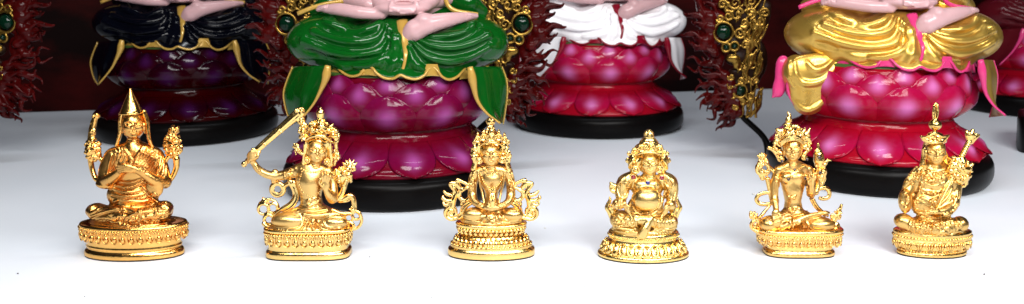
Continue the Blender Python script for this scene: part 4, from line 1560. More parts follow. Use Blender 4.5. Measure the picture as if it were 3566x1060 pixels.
    St.tube([(420, 196, 20), (424, 168, 22), (430, 148, 22)], [10, 13, 9], 3)
    St.tube([(424, 198, 20), (440, 178, 20), (456, 168, 18)], [10, 11, 7], 3)
    St.lumps(428, 166, 22, 20, 14, 8, 12, 6, seed=131)
    St.build('staff', g, r)
    Ts = Field(fr, 310, 255, 445, 420, -35, 70, HP)
    Ts.ell(370, 325, 26, 44, 46, 20, k=0)
    Ts.lumps(372, 322, 28, 52, 54, 26, 110, 8.5, seed=132)
    Ts.tube([(390, 330, 8), (412, 312, 8), (430, 296, 8)], [12, 10, 6], 3)
    Ts.tube([(392, 345, 8), (412, 332, 8), (424, 318, 8)], [11, 9, 5], 3)
    Ts.tube([(385, 360, 8), (400, 375, 8), (392, 395, 8)], [12, 10, 6], 3)
    Ts.tube([(330, 275, 14), (350, 268, 12), (378, 276, 10), (390, 290, 8)], [9, 9, 9, 7], 3)
    Ts.lumps(385, 372, 6, 20, 26, 12, 22, 7, seed=133)
    Ts.build('tassel', g, r)
    return r
# ------------------------------------------------------------------ painted resin
R_BLACK = mat('black_lacquer', (0.003, 0.0025, 0.0025), rough=0.30, bump=0.1, bscale=200, spec=0.06)
R_GREEN = mat('green_glaze', (0.002, 0.068, 0.006), rough=0.12, spec=0.30, bump=0.04, bscale=260, var=0.08, vscale=50)
R_NAVY = mat('navy_glaze', (0.0012, 0.0015, 0.004), rough=0.10, spec=0.16, bump=0.04, bscale=260)
R_WHITE = mat('white_glaze', (0.86, 0.84, 0.87), rough=0.2, spec=0.4, bump=0.06, bscale=260, var=0.03, vscale=60)
R_GOLDPAINT = mat('gold_paint', (0.62, 0.385, 0.075), rough=0.31, metal=0.8, coat=0.2, bump=0.10, bscale=400, var=0.10, vscale=50)
R_YELLOW = mat('ochre_trim', (0.50, 0.30, 0.06), rough=0.25, metal=0.2, coat=0.2, bump=0.12, bscale=300, var=0.08, vscale=60)
R_PINK = mat('pink_trim', (0.58, 0.04, 0.17), rough=0.2, spec=0.35, bump=0.1, bscale=300, var=0.06, vscale=60)
R_REDLINE = mat('red_lining', (0.20, 0.003, 0.015), rough=0.2, spec=0.3)
R_SKIN = mat('pink_skin', (0.54, 0.33, 0.345), rough=0.2, spec=0.4, bump=0.08, bscale=220, var=0.05, vscale=30, sub=0.1)
R_MAROON = mat('maroon_glaze', (0.075, 0.004, 0.008), rough=0.15, spec=0.2, bump=0.1, bscale=260)
R_POD = mat('green_seed_pod', (0.05, 0.11, 0.02), rough=0.35, bump=0.2, bscale=200)
R_FLAME = mat('red_flame_resin', (0.045, 0.0018, 0.0018), rough=0.22, spec=0.13, bump=0.2, bscale=250, var=0.3, vscale=60)
R_SCROLL = mat('old_gold_relief', (0.26, 0.15, 0.028), rough=0.25, metal=0.9, bump=0.25, bscale=350, var=0.15, vscale=60)
R_BROWN = mat('dark_brown_resin', (0.012, 0.004, 0.002), rough=0.4, spec=0.08, bump=0.2, bscale=300)
R_JEWEL = mat('green_jewel', (0.001, 0.014, 0.006), rough=0.09, spec=0.25)
L_PURPLE = lotus_mat('purple_lotus', (0.110, 0.0012, 0.009), (0.125, 0.002, 0.036), (0.27, 0.05, 0.21))
L_PINK = lotus_mat('pink_lotus', (0.29, 0.002, 0.012), (0.32, 0.004, 0.048), (0.54, 0.14, 0.38))
L_SHADED = lotus_mat('shaded_purple_lotus', (0.024, 0.0004, 0.0006), (0.009, 0.0002, 0.004), (0.034, 0.004, 0.042))  # purple lotus paint darkened to carry the shade on the left statues
STAT_GROUP = 'large painted seated statues on lotus seats'


def lotus_core(z):
    Z = [1.6, 1.8, 2.0, 2.4, 2.9, 3.3, 3.7, 4.0, 4.3, 4.8, 5.4, 6.1, 6.85]
    Rr = [6.3, 6.45, 6.3, 5.75, 5.15, 4.7, 4.45, 4.5, 4.75, 5.1, 5.25, 5.2, 5.0]
    return float(np.interp(z, Z, Rr))


def petal_mesh(name, m, zb, zt, half, bulge, spot, nu=21, nv=19, offset=0.0, full=2.6, tip=0.0, low=False):
    """a plump petal moulded on the lotus body; spot = (v, width) of the airbrushed patch"""
    v, f, w, tn = [], [], [], []
    for layer in (0, 1):
        for j in range(nv):
            t = j / (nv - 1)
            wid = (1 - t ** full) ** 0.55 * (0.90 + 0.10 * math.sin(PI * min(1, t * 1.2)))
            if j == nv - 1:
                wid = 0.02
            for i in range(nu):
                q = -1 + 2 * i / (nu - 1)
                th = q * half * wid
                z = zb + (zt - zb) * t
                e = math.cos(q * PI / 2) ** 0.85
                if low:
                    prof = math.exp(-((t - 0.50) / 0.27) ** 2)
                    z += 0.10 * (abs(q) ** 2) * t
                else:
                    prof = math.sin(PI * (0.04 + 0.90 * t ** 0.72)) ** 0.8
                r = lotus_core(z) + offset + bulge * e * prof + tip * t ** 4
                # thin raised rim of the moulding
                r += 0.06 * math.exp(-((abs(q) - 0.94) / 0.06) ** 2) * min(1, 1.6 * t)
                if layer:
                    r -= 0.10 + 0.5 * e
                v.append((r * math.sin(th), -r * math.cos(th), z))
                w.append(math.exp(-((q / spot[1]) ** 2) - ((t - spot[0]) / (spot[1] * 0.75)) ** 2) if not layer else 0)
                tn.append(math.exp(-((t - 0.5) / 0.3) ** 2) * 0.8 if low else max(0.0, min(1.0, -0.12 + 1.15 * t)))
    n = nu * nv
    for j in range(nv - 1):
        for i in range(nu - 1):
            a, b, c, d = j * nu + i, j * nu + i + 1, (j + 1) * nu + i + 1, (j + 1) * nu + i
            f.append((a, b, c, d))
            f.append((n + d, n + c, n + b, n + a))
    for j in range(nv - 1):
        f.append((j * nu, (j + 1) * nu, n + (j + 1) * nu, n + j * nu))
        f.append((n + j * nu + nu - 1, n + (j + 1) * nu + nu - 1, (j + 1) * nu + nu - 1, j * nu + nu - 1))
    for i in range(nu - 1):
        f.append((n + i, n + i + 1, i + 1, i))
        a = (nv - 1) * nu
        f.append((a + i, a + i + 1, n + a + i + 1, n + a + i))
    o = link_mesh(name, v, f, m)
    at = o.data.attributes.new('spot', 'FLOAT', 'POINT')
    at.data.foreach_set('value', np.array(w, dtype=np.float32))
    at = o.data.attributes.new('tone', 'FLOAT', 'POINT')
    at.data.foreach_set('value', np.array(tn, dtype=np.float32))
    return o


def sheet(b, fr, left, right, dl, dr, thick=0.13, nu=16, nv=22, fold=0.12, nf=2.2, seed=0.0):
    """a hanging piece of cloth between two edges given top to bottom in crop pixels, with depth in cm"""
    L = catmull([(x, y) for x, y in left], 8)
    Rr = catmull([(x, y) for x, y in right], 8)
    pick = lambda c, t: c[0] if t <= 0 else (c[-1] if t >= 1 else c[int(t * (len(c) - 1))] + (c[min(len(c) - 1, int(t * (len(c) - 1)) + 1)] - c[int(t * (len(c) - 1))]) * (t * (len(c) - 1) - int(t * (len(c) - 1))))
    v, f = [], []
    for layer in (0, 1):
        for j in range(nv):
            t = j / (nv - 1)
            a, c = pick(L, t), pick(Rr, t)
            for i in range(nu):
                s = i / (nu - 1)
                x, y = a + (c - a) * s
                d = dl + (dr - dl) * s + fold * math.sin(nf * 2 * PI * s + seed + 1.5 * t) * (0.4 + 0.6 * t) + 0.35 * math.sin(PI * s) - 0.25 * t * t
                v.append(fr.P(x, y, (d - layer * thick) / fr.u))
    n = nu * nv
    for j in range(nv - 1):
        for i in range(nu - 1):
            a, b2, c, d = j * nu + i, j * nu + i + 1, (j + 1) * nu + i + 1, (j + 1) * nu + i
            f.append((a, b2, c, d))
            f.append((n + d, n + c, n + b2, n + a))
    for j in range(nv - 1):
        f.append((j * nu, (j + 1) * nu, n + (j + 1) * nu, n + j * nu))
        f.append((n + j * nu + nu - 1, n + (j + 1) * nu + nu - 1, (j + 1) * nu + nu - 1, j * nu + nu - 1))
    for i in range(nu - 1):
        a = (nv - 1) * nu
        f.append((n + i, n + i + 1, i + 1, i))
        f.append((a + i, a + i + 1, n + a + i + 1, n + a + i))
    b.add(v, f)
    edge = lambda side: [v[j * nu + (nu - 1 if side else 0)] for j in range(nv)]
    return edge(0), edge(1)


GF = Frame((960, 0, 1800, 440), 1462, (1003 - 693.5) / 0.4151, 465 / 0.4151)
GC = (1003 - 693.5) / 0.4151


def statue_lotus(root, rot=0.0):
    b = MB()
    b.lathe(smoothprof([(6.3, 0), (6.55, 0.12), (6.78, 0.5), (6.82, 1.0), (6.72, 1.4), (6.4, 1.66), (5.6, 1.72), (0, 1.72)], 4), n=96)
    b.build('round_base', R_BLACK, root)
    b = MB()
    b.lathe([(lotus_core(z) - 0.05, z) for z in np.linspace(1.68, 6.85, 32)], n=96)
    seat = b.build('lotus_seat', L_PURPLE, root)
    b = MB()
    b.lathe([(4.9, 6.8), (4.95, 6.86), (4.93, 6.98), (4.8, 7.03), (0, 7.05)], n=64)
    b.build('seed_pod', R_POD, root)
    rows = [(11, 0.0, petal_mesh('petal', L_PURPLE, 3.92, 6.0, 0.322, 0.44, (0.42, 0.31), offset=0.20, full=3.2, tip=0.06)),
            (11, 0.5, petal_mesh('petal', L_PURPLE, 4.9, 6.62, 0.290, 0.26, (0.64, 0.31), offset=0.09, full=2.9, tip=0.06)),
            (11, 0.0, petal_mesh('petal', L_PURPLE, 5.7, 6.97, 0.250, 0.16, (0.62, 0.36), offset=0.0, full=2.6, tip=0.06)),
            (13, 0.5, petal_mesh('petal', L_PURPLE, 3.35, 1.76, 0.246, 0.55, (0.50, 0.29), full=5, tip=0.22, low=True))]
    for n, off, p in rows:
        for i in range(n):
            o = p if i == 0 else p.copy()
            if i:
                COL.objects.link(o)
            o.parent = seat
            o.rotation_euler = (0, 0, rot + 2 * PI * (i + off) / n)


def build_statue():
    fr = GF
    u = fr.u
    cm = lambda c: c / u
    root = empty('seated_statue', 'large statue in a glossy green robe with yellow hems on a purple lotus',
                 'statue', fr.c, 0, STAT_GROUP)
    statue_lotus(root, 0.02)
    hemd = lambda x, R=5.35: math.sqrt(max(0.4, R * R - ((x - GC) * u) ** 2))
    # ---- robe
    B = Field(fr, -20, -40, 1500, 560, cm(-5.2), cm(6.6), 0.065)
    B.ellc(np.array([0, 0.3, 7.55]), (5.4, 5.0, 0.75), 0.3)
    for s, kx, ky in ((-1, 320, 248), (1, 1165, 258)):
        B.tubec([fr.P(GC + s * 60, 200, cm(-1.0)), fr.P((kx + GC) / 2 + s * 30, 215, cm(0.8)), fr.P(kx - s * 20, ky, cm(1.4))], [1.7, 1.75, 1.45], 0.5)
        B.ell(kx, ky, cm(1.5), 262, 158, cm(2.5), k=40)
        B.ell(kx + s * -170, ky + 60, cm(3.0), 200, 120, cm(1.6), k=50)
    B.ell(740, 250, cm(2.7), 240, 150, cm(1.7), k=60)
    B.ell(740, 350, cm(3.3), 340, 120, cm(1.6), k=60)
    # the skirt spreading towards the lotus edge
    for x in (330, 440, 560, 650, 740, 850, 940, 1060, 1160):
        B.tube([(740 + (x - 740) * 0.5, 290, cm(3.4)), (740 + (x - 740) * 0.8, 350, cm(hemd(x) - 1.3)), (x, 404, cm(hemd(x) - 0.75))],
               [34, 50, 48], 60)
    for s in (-1, 1):
        B.tubec([fr.P(GC + s * 330, -30, cm(0.6)), fr.P(GC + s * 430, 20, cm(1.0)), fr.P(GC + s * 520, 70, cm(0.6))], [0.9, 0.75, 0.4], 0.3)
    # swags from the crotch round each knee: rolls and the hollows between them
    rolls = [[(630, 128), (560, 182), (470, 196), (380, 165), (310, 118)], [(660, 150), (605, 225), (490, 258), (330, 236), (165, 170)],
             [(684, 165), (640, 290), (520, 338), (345, 322), (140, 245)], [(706, 185), (684, 320), (600, 385), (470, 395)],
             [(735, 220), (728, 340), (690, 440)],
             [(270, 95), (295, 142), (350, 165), (420, 172)],
             [(825, 250), (910, 338), (1045, 372), (1190, 348), (1310, 290)], [(855, 238), (960, 282), (1085, 292), (1220, 258), (1330, 205)],
             [(950, 226), (1070, 226), (1165, 195), (1225, 135)], [(812, 285), (850, 385), (930, 440)]]
    hol = [[(650, 142), (590, 205), (480, 228), (355, 203), (240, 150)], [(675, 160), (630, 262), (510, 300), (340, 282), (150, 205)],
           [(697, 178), (668, 318), (560, 365), (355, 366), (160, 310)],
           [(840, 242), (930, 308), (1065, 334), (1205, 306), (1320, 250)], [(880, 232), (1010, 254), (1125, 244), (1215, 200), (1260, 150)],
           [(820, 270), (890, 370), (1000, 412), (1130, 412)]]
    B.strokes([(a, [12, 28, 14], 24, False) for a in rolls] + [(a, [6, 18, 8], 22, True) for a in hol])
    robe = B.build('robe', R_GREEN, root, passes=3)
    # ---- the scalloped hem: a curtain of cloth over the lotus edge, its lining showing between the lobes
    hem = [(268, 470), (290, 420), (318, 386), (350, 400), (395, 442), (445, 464), (495, 456), (522, 428), (548, 404), (580, 414), (612, 450),
           (660, 476), (712, 478), (756, 458), (800, 474), (852, 482), (900, 464), (930, 430), (956, 406), (988, 428), (1022, 468), (1066, 484),
           (1116, 466), (1154, 428), (1188, 398), (1216, 430), (1236, 480)]
    peaks = (318, 548, 956, 1188)

    def hr(x):
        """how far the cloth stands out: lobes forward, gathers back"""
        return 5.46 - 0.24 * sum(math.exp(-((x - p) / 34) ** 2) for p in peaks)

    hc = [q for q in catmull(hem, 6)]
    v, f = [], []
    nv = 9
    for x, y in hc:
        for layer in (0, 1):
            for k in range(nv):
                t = k / (nv - 1)
                yy = min(352, y - 30) * (1 - t) + y * t
                xx = 740 + (x - 740) * (0.90 + 0.10 * t ** 0.7)
                rr = (4.55 + (hr(x) - 4.55) * t ** 0.8) - 0.09 * layer
                v.append(fr.P(xx, yy, cm(hemd(xx, rr))))
    m2 = 2 * nv
    for i in range(len(hc) - 1):
        for k in range(nv - 1):
            a, b2 = i * m2 + k, (i + 1) * m2 + k
            f.append((a, a + 1, b2 + 1, b2))
            f.append((a + nv, b2 + nv, b2 + nv + 1, a + nv + 1))
        a, b2 = i * m2 + nv - 1, (i + 1) * m2 + nv - 1
        f.append((a, a + nv, b2 + nv, b2))
    b = MB()
    b.add(v, f)
    hemo = b.build('hem', R_GREEN, robe)
    b = MB()
    b.tube([fr.P(x, y + 2, cm(hemd(x, hr(x)) + 0.02)) for x, y in hc], 0.075, 8)
    b.build('hem_trim', R_YELLOW, hemo)
    for p, w0, yb in ((318, 62, 474), (548, 60, 466), (956, 62, 470), (1188, 60, 486)):
        b = MB()
        v, f = [], []
        nx_, ny_ = 15, 8
        for layer in (0, 1):
            for j in range(ny_):
                for i in range(nx_):
                    s = -1 + 2 * i / (nx_ - 1)
                    t = j / (ny_ - 1)
                    x = p + s * w0 * (0.55 + 0.45 * t)
                    y = 392 + (yb - 392) * t - 6 * (1 - s * s) * t
                    v.append(fr.P(x, y, cm(hemd(x, 5.30 + 0.10 * (1 - s * s) * t - 0.08 * layer))))
        n_ = nx_ * ny_
        for j in range(ny_ - 1):
            for i in range(nx_ - 1):
                a, b2, c2, d2 = j * nx_ + i, j * nx_ + i + 1, (j + 1) * nx_ + i + 1, (j + 1) * nx_ + i
                f.append((a, d2, c2, b2))
                f.append((n_ + a, n_ + b2, n_ + c2, n_ + d2))
        for i in range(nx_ - 1):
            a = (ny_ - 1) * nx_ + i
            f.append((a, n_ + a, n_ + a + 1, a + 1))
        b.add(v, f)
        b.build('hem_lining', R_YELLOW, hemo)
    b = MB()
    q = [(768, 128), (772, 190), (785, 270), (790, 330), (782, 390), (762, 440), (722, 472)]
    pts = []
    for x, y in q:
        p = B.front(x, y)
        pts.append((p if p is not None else fr.P(x, y, cm(4.5))) + np.array([0, -0.06, 0]))
    b.tube(catmull(pts, 5), [0.34, 0.28, 0.15, 0.09, 0.08, 0.08], 10, flat=0.45)
    b.build('sash_edge', R_YELLOW, robe)
    for pts in ([(110, 86), (200, 50), (300, 24), (420, 5), (470, -20)], [(1035, -20), (1060, 40), (1110, 70), (1180, 82), (1245, 92)]):
        b = MB()
        b.tube(catmull([fr.P(x, y, cm(2.0)) for x, y in pts], 5), 0.13, 8, flat=0.6)
        b.build('sleeve_trim', R_YELLOW, robe)
    # ---- side drapes
    b = MB()
    e0, e1 = sheet(b, fr, [(80, 405), (40, 500), (22, 580), (45, 690), (80, 748)], [(300, 400), (285, 480), (250, 560), (205, 640), (110, 752)], 1.8, 4.5)
    d1 = b.build('side_drape', R_GREEN, root)
    d1['side'] = 'left_drape'
    t = MB()
    t.tube(e1, [0.16, 0.26, 0.17, 0.11, 0.08, 0.06, 0.06], 10, flat=0.8)
    t.build('drape_trim', R_YELLOW, d1)
    t = MB()
    t.tube(e0, 0.06, 8)
    t.build('drape_trim', R_YELLOW, d1)
    b = MB()
    e0, e1 = sheet(b, fr, [(1195, 408), (1215, 510), (1240, 610), (1300, 690), (1385, 752)], [(1395, 405), (1425, 490), (1428, 580), (1415, 680), (1402, 756)], 4.3, 1.7, seed=2)
    d2 = b.build('side_drape', R_GREEN, root)
    t = MB()
    t.tube(e0, [0.16, 0.26, 0.17, 0.11, 0.08, 0.06, 0.06], 10, flat=0.8)
    t.build('drape_trim', R_YELLOW, d2)
    t = MB()
    t.tube(e1, 0.05, 8)
    t.build('drape_trim', R_YELLOW, d2)
    # ---- skin: feet, hands, belly, and the upper body above the picture
    K = Field(fr, 200, -60, 1290, 290, cm(-2.2), cm(6.2), 0.055)
    K.ell(745, 40, cm(0.6), 300, 110, cm(2.2), k=30)
    K.tube([(640, 88, cm(3.6)), (500, 78, cm(3.6)), (380, 60, cm(3.2)), (300, 56, cm(2.8)), (250, 52, cm(2.4))], [30, 36, 36, 27, 18], 14)
    for i in range(4):
        K.ell(285 - 14 * i, 46 + 5 * i, cm(2.9 - 0.1 * i), 26 - 3 * i, 13, cm(0.2), k=6)
    K.tube([(800, 225, cm(4.1)), (850, 185, cm(4.2)), (930, 150, cm(4.2)), (1060, 122, cm(3.7)), (1160, 106, cm(3.1)), (1232, 98, cm(2.6))], [40, 62, 54, 40, 28, 15], 14)
    K.ell(905, 118, cm(4.2), 46, 36, cm(0.6), k=16)
    for i in range(4):
        K.ell(1190 + 14 * i, 92 + 3 * i, cm(3.0 - 0.12 * i), 24 - 3 * i, 11, cm(0.2), k=6)
    K.ell(770, 50, cm(3.3), 165, 44, cm(1.1), k=18)
    K.tube([(560, -40, cm(1.6)), (610, 10, cm(2.6)), (690, 56, cm(3.7)), (780, 70, cm(4.1))], [50, 46, 30, 18], 12)
    K.tube([(985, -40, cm(1.6)), (940, 12, cm(2.6)), (870, 56, cm(3.7)), (790, 66, cm(4.1))], [50, 46, 30, 18], 12)
    for i in range(4):
        K.ridge([(690, 40 + 9 * i), (770, 56 + 8 * i), (850, 44 + 9 * i)], 7, 4)
    K.ell(778, 20, cm(4.1), 62, 13, cm(0.8), k=8, cut=True)
    K.ridge([(700, 30), (720, 2), (780, -8), (835, 0), (860, 30)], 12, 8)
    for x, y in ((262, 44), (276, 40), (291, 40), (307, 42)):
        K.groove([(x, y - 14), (x - 10, y + 12)], 3, 4)
    for x, y in ((1206, 90), (1192, 90), (1178, 92), (1164, 95)):
        K.groove([(x, y - 12), (x + 10, y + 12)], 3, 4)
    up = Field(fr, 300, -1000, 1200, 40, cm(-3.2), cm(3.4), 0.14)
    up.ellc(np.array([0, 0.6, 12.6]), (2.6, 1.9, 2.6), 0.3)
    up.ellc(np.array([0, 0.7, 15.2]), (3.0, 1.8, 1.8), 0.9)
    for s in (-1, 1):
        up.tubec([(s * 2.9, 0.7, 15.8), (s * 3.7, 0.3, 13.0), (s * 3.2, -1.0, 11.2), (s * 1.2, -2.6, 10.6)], [0.95, 0.85, 0.7, 0.5], 0.3)
    up.tubec([(0, 0.6, 16.5), (0, 0.4, 18.0)], [0.8, 0.75], 0.3)
    up.ellc(np.array([0, 0.3, 19.4]), (1.45, 1.55, 1.8), 0.2)
    up.ellc(np.array([0, 0.7, 21.1]), (0.8, 0.8, 0.7), 0.3)
    join_build([K, up], 'body', R_SKIN, root)
    return root


HF = Frame((1640, 0, 2060, 460), 699, (1003 - 1640 * 0.72238) / (420 / 699 * 0.72238), 465 / (420 / 699 * 0.72238))


def wavy(x0, y0, x1, y1, amp, waves, n=12, ph=0.0):
    """a flame tongue from root to tip"""
    L = math.hypot(x1 - x0, y1 - y0)
    nx, ny = -(y1 - y0) / L, (x1 - x0) / L
    return [(x0 + (x1 - x0) * i / n + nx * amp * math.sin(ph + waves * 2 * PI * i / n) * (i / n) ** 0.7,
             y0 + (y1 - y0) * i / n + ny * amp * math.sin(ph + waves * 2 * PI * i / n) * (i / n) ** 0.7) for i in range(n + 1)]


def build_half_halo(parent):
    """right half of the openwork halo that stands behind a statue, measured on the green one"""
    fr = HF
    u = fr.u
    cm = lambda c: c / u
    D = cm(-3.9)
    S = Field(fr, 20, -90, 420, 640, cm(-4.8), cm(-2.6), 0.045)
    Bk = Field(fr, 20, -90, 420, 640, cm(-5.0), cm(-2.8), 0.06)
    for x, y, rx, ry in ((110, 60, 90, 60), (210, 50, 90, 70), (200, 140, 60, 70), (250, 215, 60, 55), (160, 200, 60, 90), (240, 300, 66, 44),
                         (170, 300, 60, 70), (235, 378, 46, 26), (190, 400, 40, 60), (215, 470, 34, 40), (200, 560, 26, 70), (320, 140, 70, 66), (60, 0, 60, 60)):
        Bk.ell(x, y, D - cm(0.06), rx, ry, cm(0.26), k=18)
    g = random.Random(3)
    f = D + cm(0.30)
    for x, y, R, a0, sg in ((235, 30, 42, 200, 1), (290, 40, 34, -60, -1), (150, 20, 36, 90, 1), (216, 140, 36, 160, -1), (90, 70, 34, 0, 1), (190, 80, 30, 45, 1),
                            (345, 55, 26, 30, 1), (180, 215, 30, 120, 1), (215, 350, 26, 0, -1), (205, 430, 24, 60, 1), (60, 20, 34, 45, -1), (250, -40, 40, 0, 1), (150, -50, 40, 60, -1),
                            (330, -30, 34, 120, 1)):
        S.tube(curl(x, y, R, 1.5, a0, sg, f, n=20), [10, 9, 6], 3, n=2)
    for x, y, rx, ry in ((130, 400, 60, 90), (150, 500, 50, 70), (90, 300, 60, 120), (260, 430, 40, 50)):
        Bk.ell(x, y, D - cm(0.1), rx, ry, cm(0.22), k=18)
    for i in range(26):
        x, y = 60 + 11 * (i % 8) + g.uniform(-8, 8), 40 + 230 * (i // 8) + g.uniform(-30, 30)
        S.tube([(a, b2, f - cm(0.04) + cm(0.06) * math.sin(i)) for a, b2 in wavy(x, y, x + g.uniform(20, 90), y + g.uniform(150, 230), g.uniform(10, 18), g.uniform(1.2, 2.0), ph=g.uniform(0, 6))],
               [5, 10, 8, 4], 3, n=2)
    for x, y, R, sg in ((130, 330, 30, 1), (110, 430, 28, -1), (160, 420, 24, 1), (140, 520, 28, 1), (190, 560, 22, -1), (265, 410, 22, 1), (275, 460, 20, -1),
                        (250, 520, 22, 1), (230, 590, 20, 1)):
        S.tube(curl(x, y, R, 1.4, g.uniform(0, 360), sg, f, n=18), [9, 8, 5], 3, n=2)
    for i in range(5):
        S.tube([(x, y, f - cm(0.05)) for x, y in wavy(40 + 26 * i, 90 + 4 * i, 175 + 8 * i, 330 + 14 * i, 18, 1.1, ph=i)], [6, 10, 6], 3, n=2)
        S.tube([(x, y, f - cm(0.05)) for x, y in wavy(60 + 30 * i, -60, 120 + 34 * i, 70, 16, 1.0, ph=i * 2)], [6, 10, 6], 3, n=2)
    S.ell(255, 296, D + cm(0.3), 48, 30, cm(0.25), k=8)
    S.ell(232, 325, D + cm(0.3), 28, 34, cm(0.22), k=8)
    for x, y, R in ((320, 138, 62), (248, 222, 27), (302, 230, 26), (205, 490, 42)):
        S.tube(curl(x, y, R, 1.0, 0, 1, f, n=24, rmin=0.99), 9, 3, n=1)
    halo = S.build('halo_scrollwork', R_SCROLL, parent)
    Bk.build('halo_backing', R_BROWN, halo)
    b = MB()
    for x, y, R in ((320, 138, 48), (248, 222, 19), (302, 230, 19), (205, 490, 32)):
        b = MB()
        b.ball(fr.P(x, y, D + cm(0.22)), (R * u, 0.32, R * u), 24, 14)
        b.build('jewel', R_JEWEL, halo)
    Fl = Field(fr, 130, -110, 640, 740, cm(-5.4), cm(-2.9), 0.05)
    d0 = D - cm(0.2)
    for x0, y0, x1, y1, am, wv, r0, ph in (
            (380, 60, 545, -80, 26, 1.0, 32, 0), (395, 110, 560, 5, 26, 1.2, 30, 1), (400, 160, 505, 60, 20, 1.0, 26, 2), (405, 195, 578, 140, 18, 1.3, 28, 0),
            (385, 235, 520, 215, 16, 1.2, 26, 3), (330, 50, 440, -60, 20, 1.1, 24, 1), (420, 90, 470, -10, 14, 1, 22, 3), (360, 270, 440, 250, 12, 1, 20, 0),
            (300, 400, 390, 330, 14, 1.1, 24, 1), (270, 440, 475, 365, 24, 1.3, 26, 2), (280, 470, 420, 450, 16, 1.2, 26, 0), (270, 510, 445, 568, 18, 1.2, 26, 2),
            (250, 540, 400, 590, 16, 1.2, 24, 1), (225, 600, 338, 692, 14, 1.0, 26, 0), (220, 560, 330, 640, 16, 1.2, 26, 2), (240, 480, 330, 500, 12, 1, 26, 2),
            (200, 620, 260, 680, 10, 1, 22, 1)):
        pts = wavy(x0, y0, x1, y1, am, wv, ph=ph)
        Fl.tube([(x, y, d0 + cm(0.25) * math.sin(i * 0.9 + ph)) for i, (x, y) in enumerate(pts)], [r0 * 1.5, r0 * 1.25, r0 * 0.95, r0 * 0.62, 7], 12, n=2)
        Fl.tube([(x + 7, y - 9, d0 + cm(0.40)) for x, y in pts[:-2]], [10, 11, 6], 6, n=2)
    g = random.Random(9)
    for i in range(24):
        t = i / 23
        x0, y0 = 330 + 60 * math.sin(t * PI) + g.uniform(-30, 20) - 130 * max(0, t - 0.45), -60 + 690 * t
        a = math.radians(-60 + 115 * t + g.uniform(-28, 28))
        L = g.uniform(80, 190)
        pts = wavy(x0, y0, x0 + L * math.cos(a), y0 + L * math.sin(a), g.uniform(16, 34), g.uniform(0.9, 1.6), ph=g.uniform(0, 6))
        r0 = g.uniform(16, 26)
        dd = d0 - cm(g.uniform(0.1, 0.6))
        Fl.tube([(x, y, dd + cm(0.2) * math.sin(k * 0.8 + i)) for k, (x, y) in enumerate(pts)], [r0 * 1.4, r0 * 1.1, r0 * 0.8, r0 * 0.5, 5], 10, n=2)
    for x, y, rx, ry in ((370, 140, 44, 80), (335, 290, 36, 70), (280, 470, 40, 60), (235, 590, 40, 60), (340, 40, 50, 60)):
        Fl.ell(x, y, d0 - cm(0.15), rx, ry, cm(0.22), k=14)
    Fl.build('flame_border', R_FLAME, parent)
    st = MB()
    st.tube(catmull([fr.P(205, 560, D - cm(0.1)), fr.P(190, 640, D), np.array([4.6, 3.9, 2.4]), np.array([4.2, 3.6, 1.2])], 5), [0.3, 0.2, 0.2, 0.3], 10)
    st.build('halo_stem', R_BLACK, halo)


def mirror_tree(src, parent):
    """the same half on the other side: mirrored mesh data, not a negative scale"""
    o = src.copy()
    o.data = src.data.copy()
    n = len(o.data.vertices)
    co = np.empty(n * 3, dtype=np.float32)
    o.data.vertices.foreach_get('co', co)
    co[0::3] *= -1
    o.data.vertices.foreach_set('co', co)
    o.data.flip_normals()
    o.data.update()
    COL.objects.link(o)
    o.parent = parent
    for ch in src.children:
        mirror_tree(ch, o)
    return o


def copy_tree(o, parent, swap, skip):
    if o.name.split('.')[0] in skip or o.get('side') in skip:
        return None
    c = o.copy()
    COL.objects.link(c)
    c.parent = parent
    if c.type == 'MESH':
        for s in c.material_slots:
            m = s.material
            if m and m.name in swap:
                s.link = 'OBJECT'
                s.material = swap[m.name]
    for ch in o.children:
        copy_tree(ch, c, swap, skip)
    return c


def statue_copy(proto, label, loc, rz, swap, skip=()):
    c = copy_tree(proto, None, swap, skip)
    c.location = (loc[0] * CM, loc[1] * CM, 0)
    c.rotation_euler = (0, 0, rz)
    c['label'] = label
    return c


def round_drape(fr, root, m, mt, rz):
    """the wide rounded fold of cloth with a turned pink edge, hanging at one side of the golden robe"""
    u = fr.u
    cm = lambda q: q / u
    D = Field(fr, 60, 330, 520, 700, cm(0.6), cm(4.2), 0.055)
    for x, y, rx, rz_, d in ((290, 430, 190, 100, 2.6), (280, 500, 150, 110, 2.55), (245, 570, 110, 90, 2.4), (225, 625, 62, 46, 2.3), (150, 430, 70, 90, 2.2)):
        D.ell(x, y, cm(d), rx, rz_, cm(0.42), k=40)
    D.strokes([(a, [8, 18, 8], 14, False) for a in ([(150, 370), (160, 450), (215, 500), (330, 480), (420, 380)], [(120, 370), (120, 460), (150, 520)],
                                                   [(230, 380), (270, 420), (330, 410), (380, 370)], [(110, 540), (160, 610), (225, 652), (300, 620), (400, 520), (465, 400)])])
    d = D.build('side_drape', m, root, passes=3)
    L = Field(fr, -10, 330, 150, 610, cm(0.4), cm(3.4), 0.055)
    for x, y, rx, rz_ in ((80, 400, 42, 60), (72, 470, 38, 60), (55, 530, 34, 46)):
        L.ell(x, y, cm(1.9), rx, rz_, cm(0.3), k=30)
    L.tube([(50, 520, cm(1.9)), (30, 560, cm(1.9)), (14, 580, cm(1.9))], [24, 14, 4], 16)
    L.tube([(112, 470, cm(2.5)), (108, 520, cm(2.5)), (120, 570, cm(2.5)), (150, 625, cm(2.5))], [12, 10, 8, 4], 8)
    L.build('turned_edge', mt, d, passes=2)
    for o in (d,):
        o.rotation_euler = (0, 0, -rz)
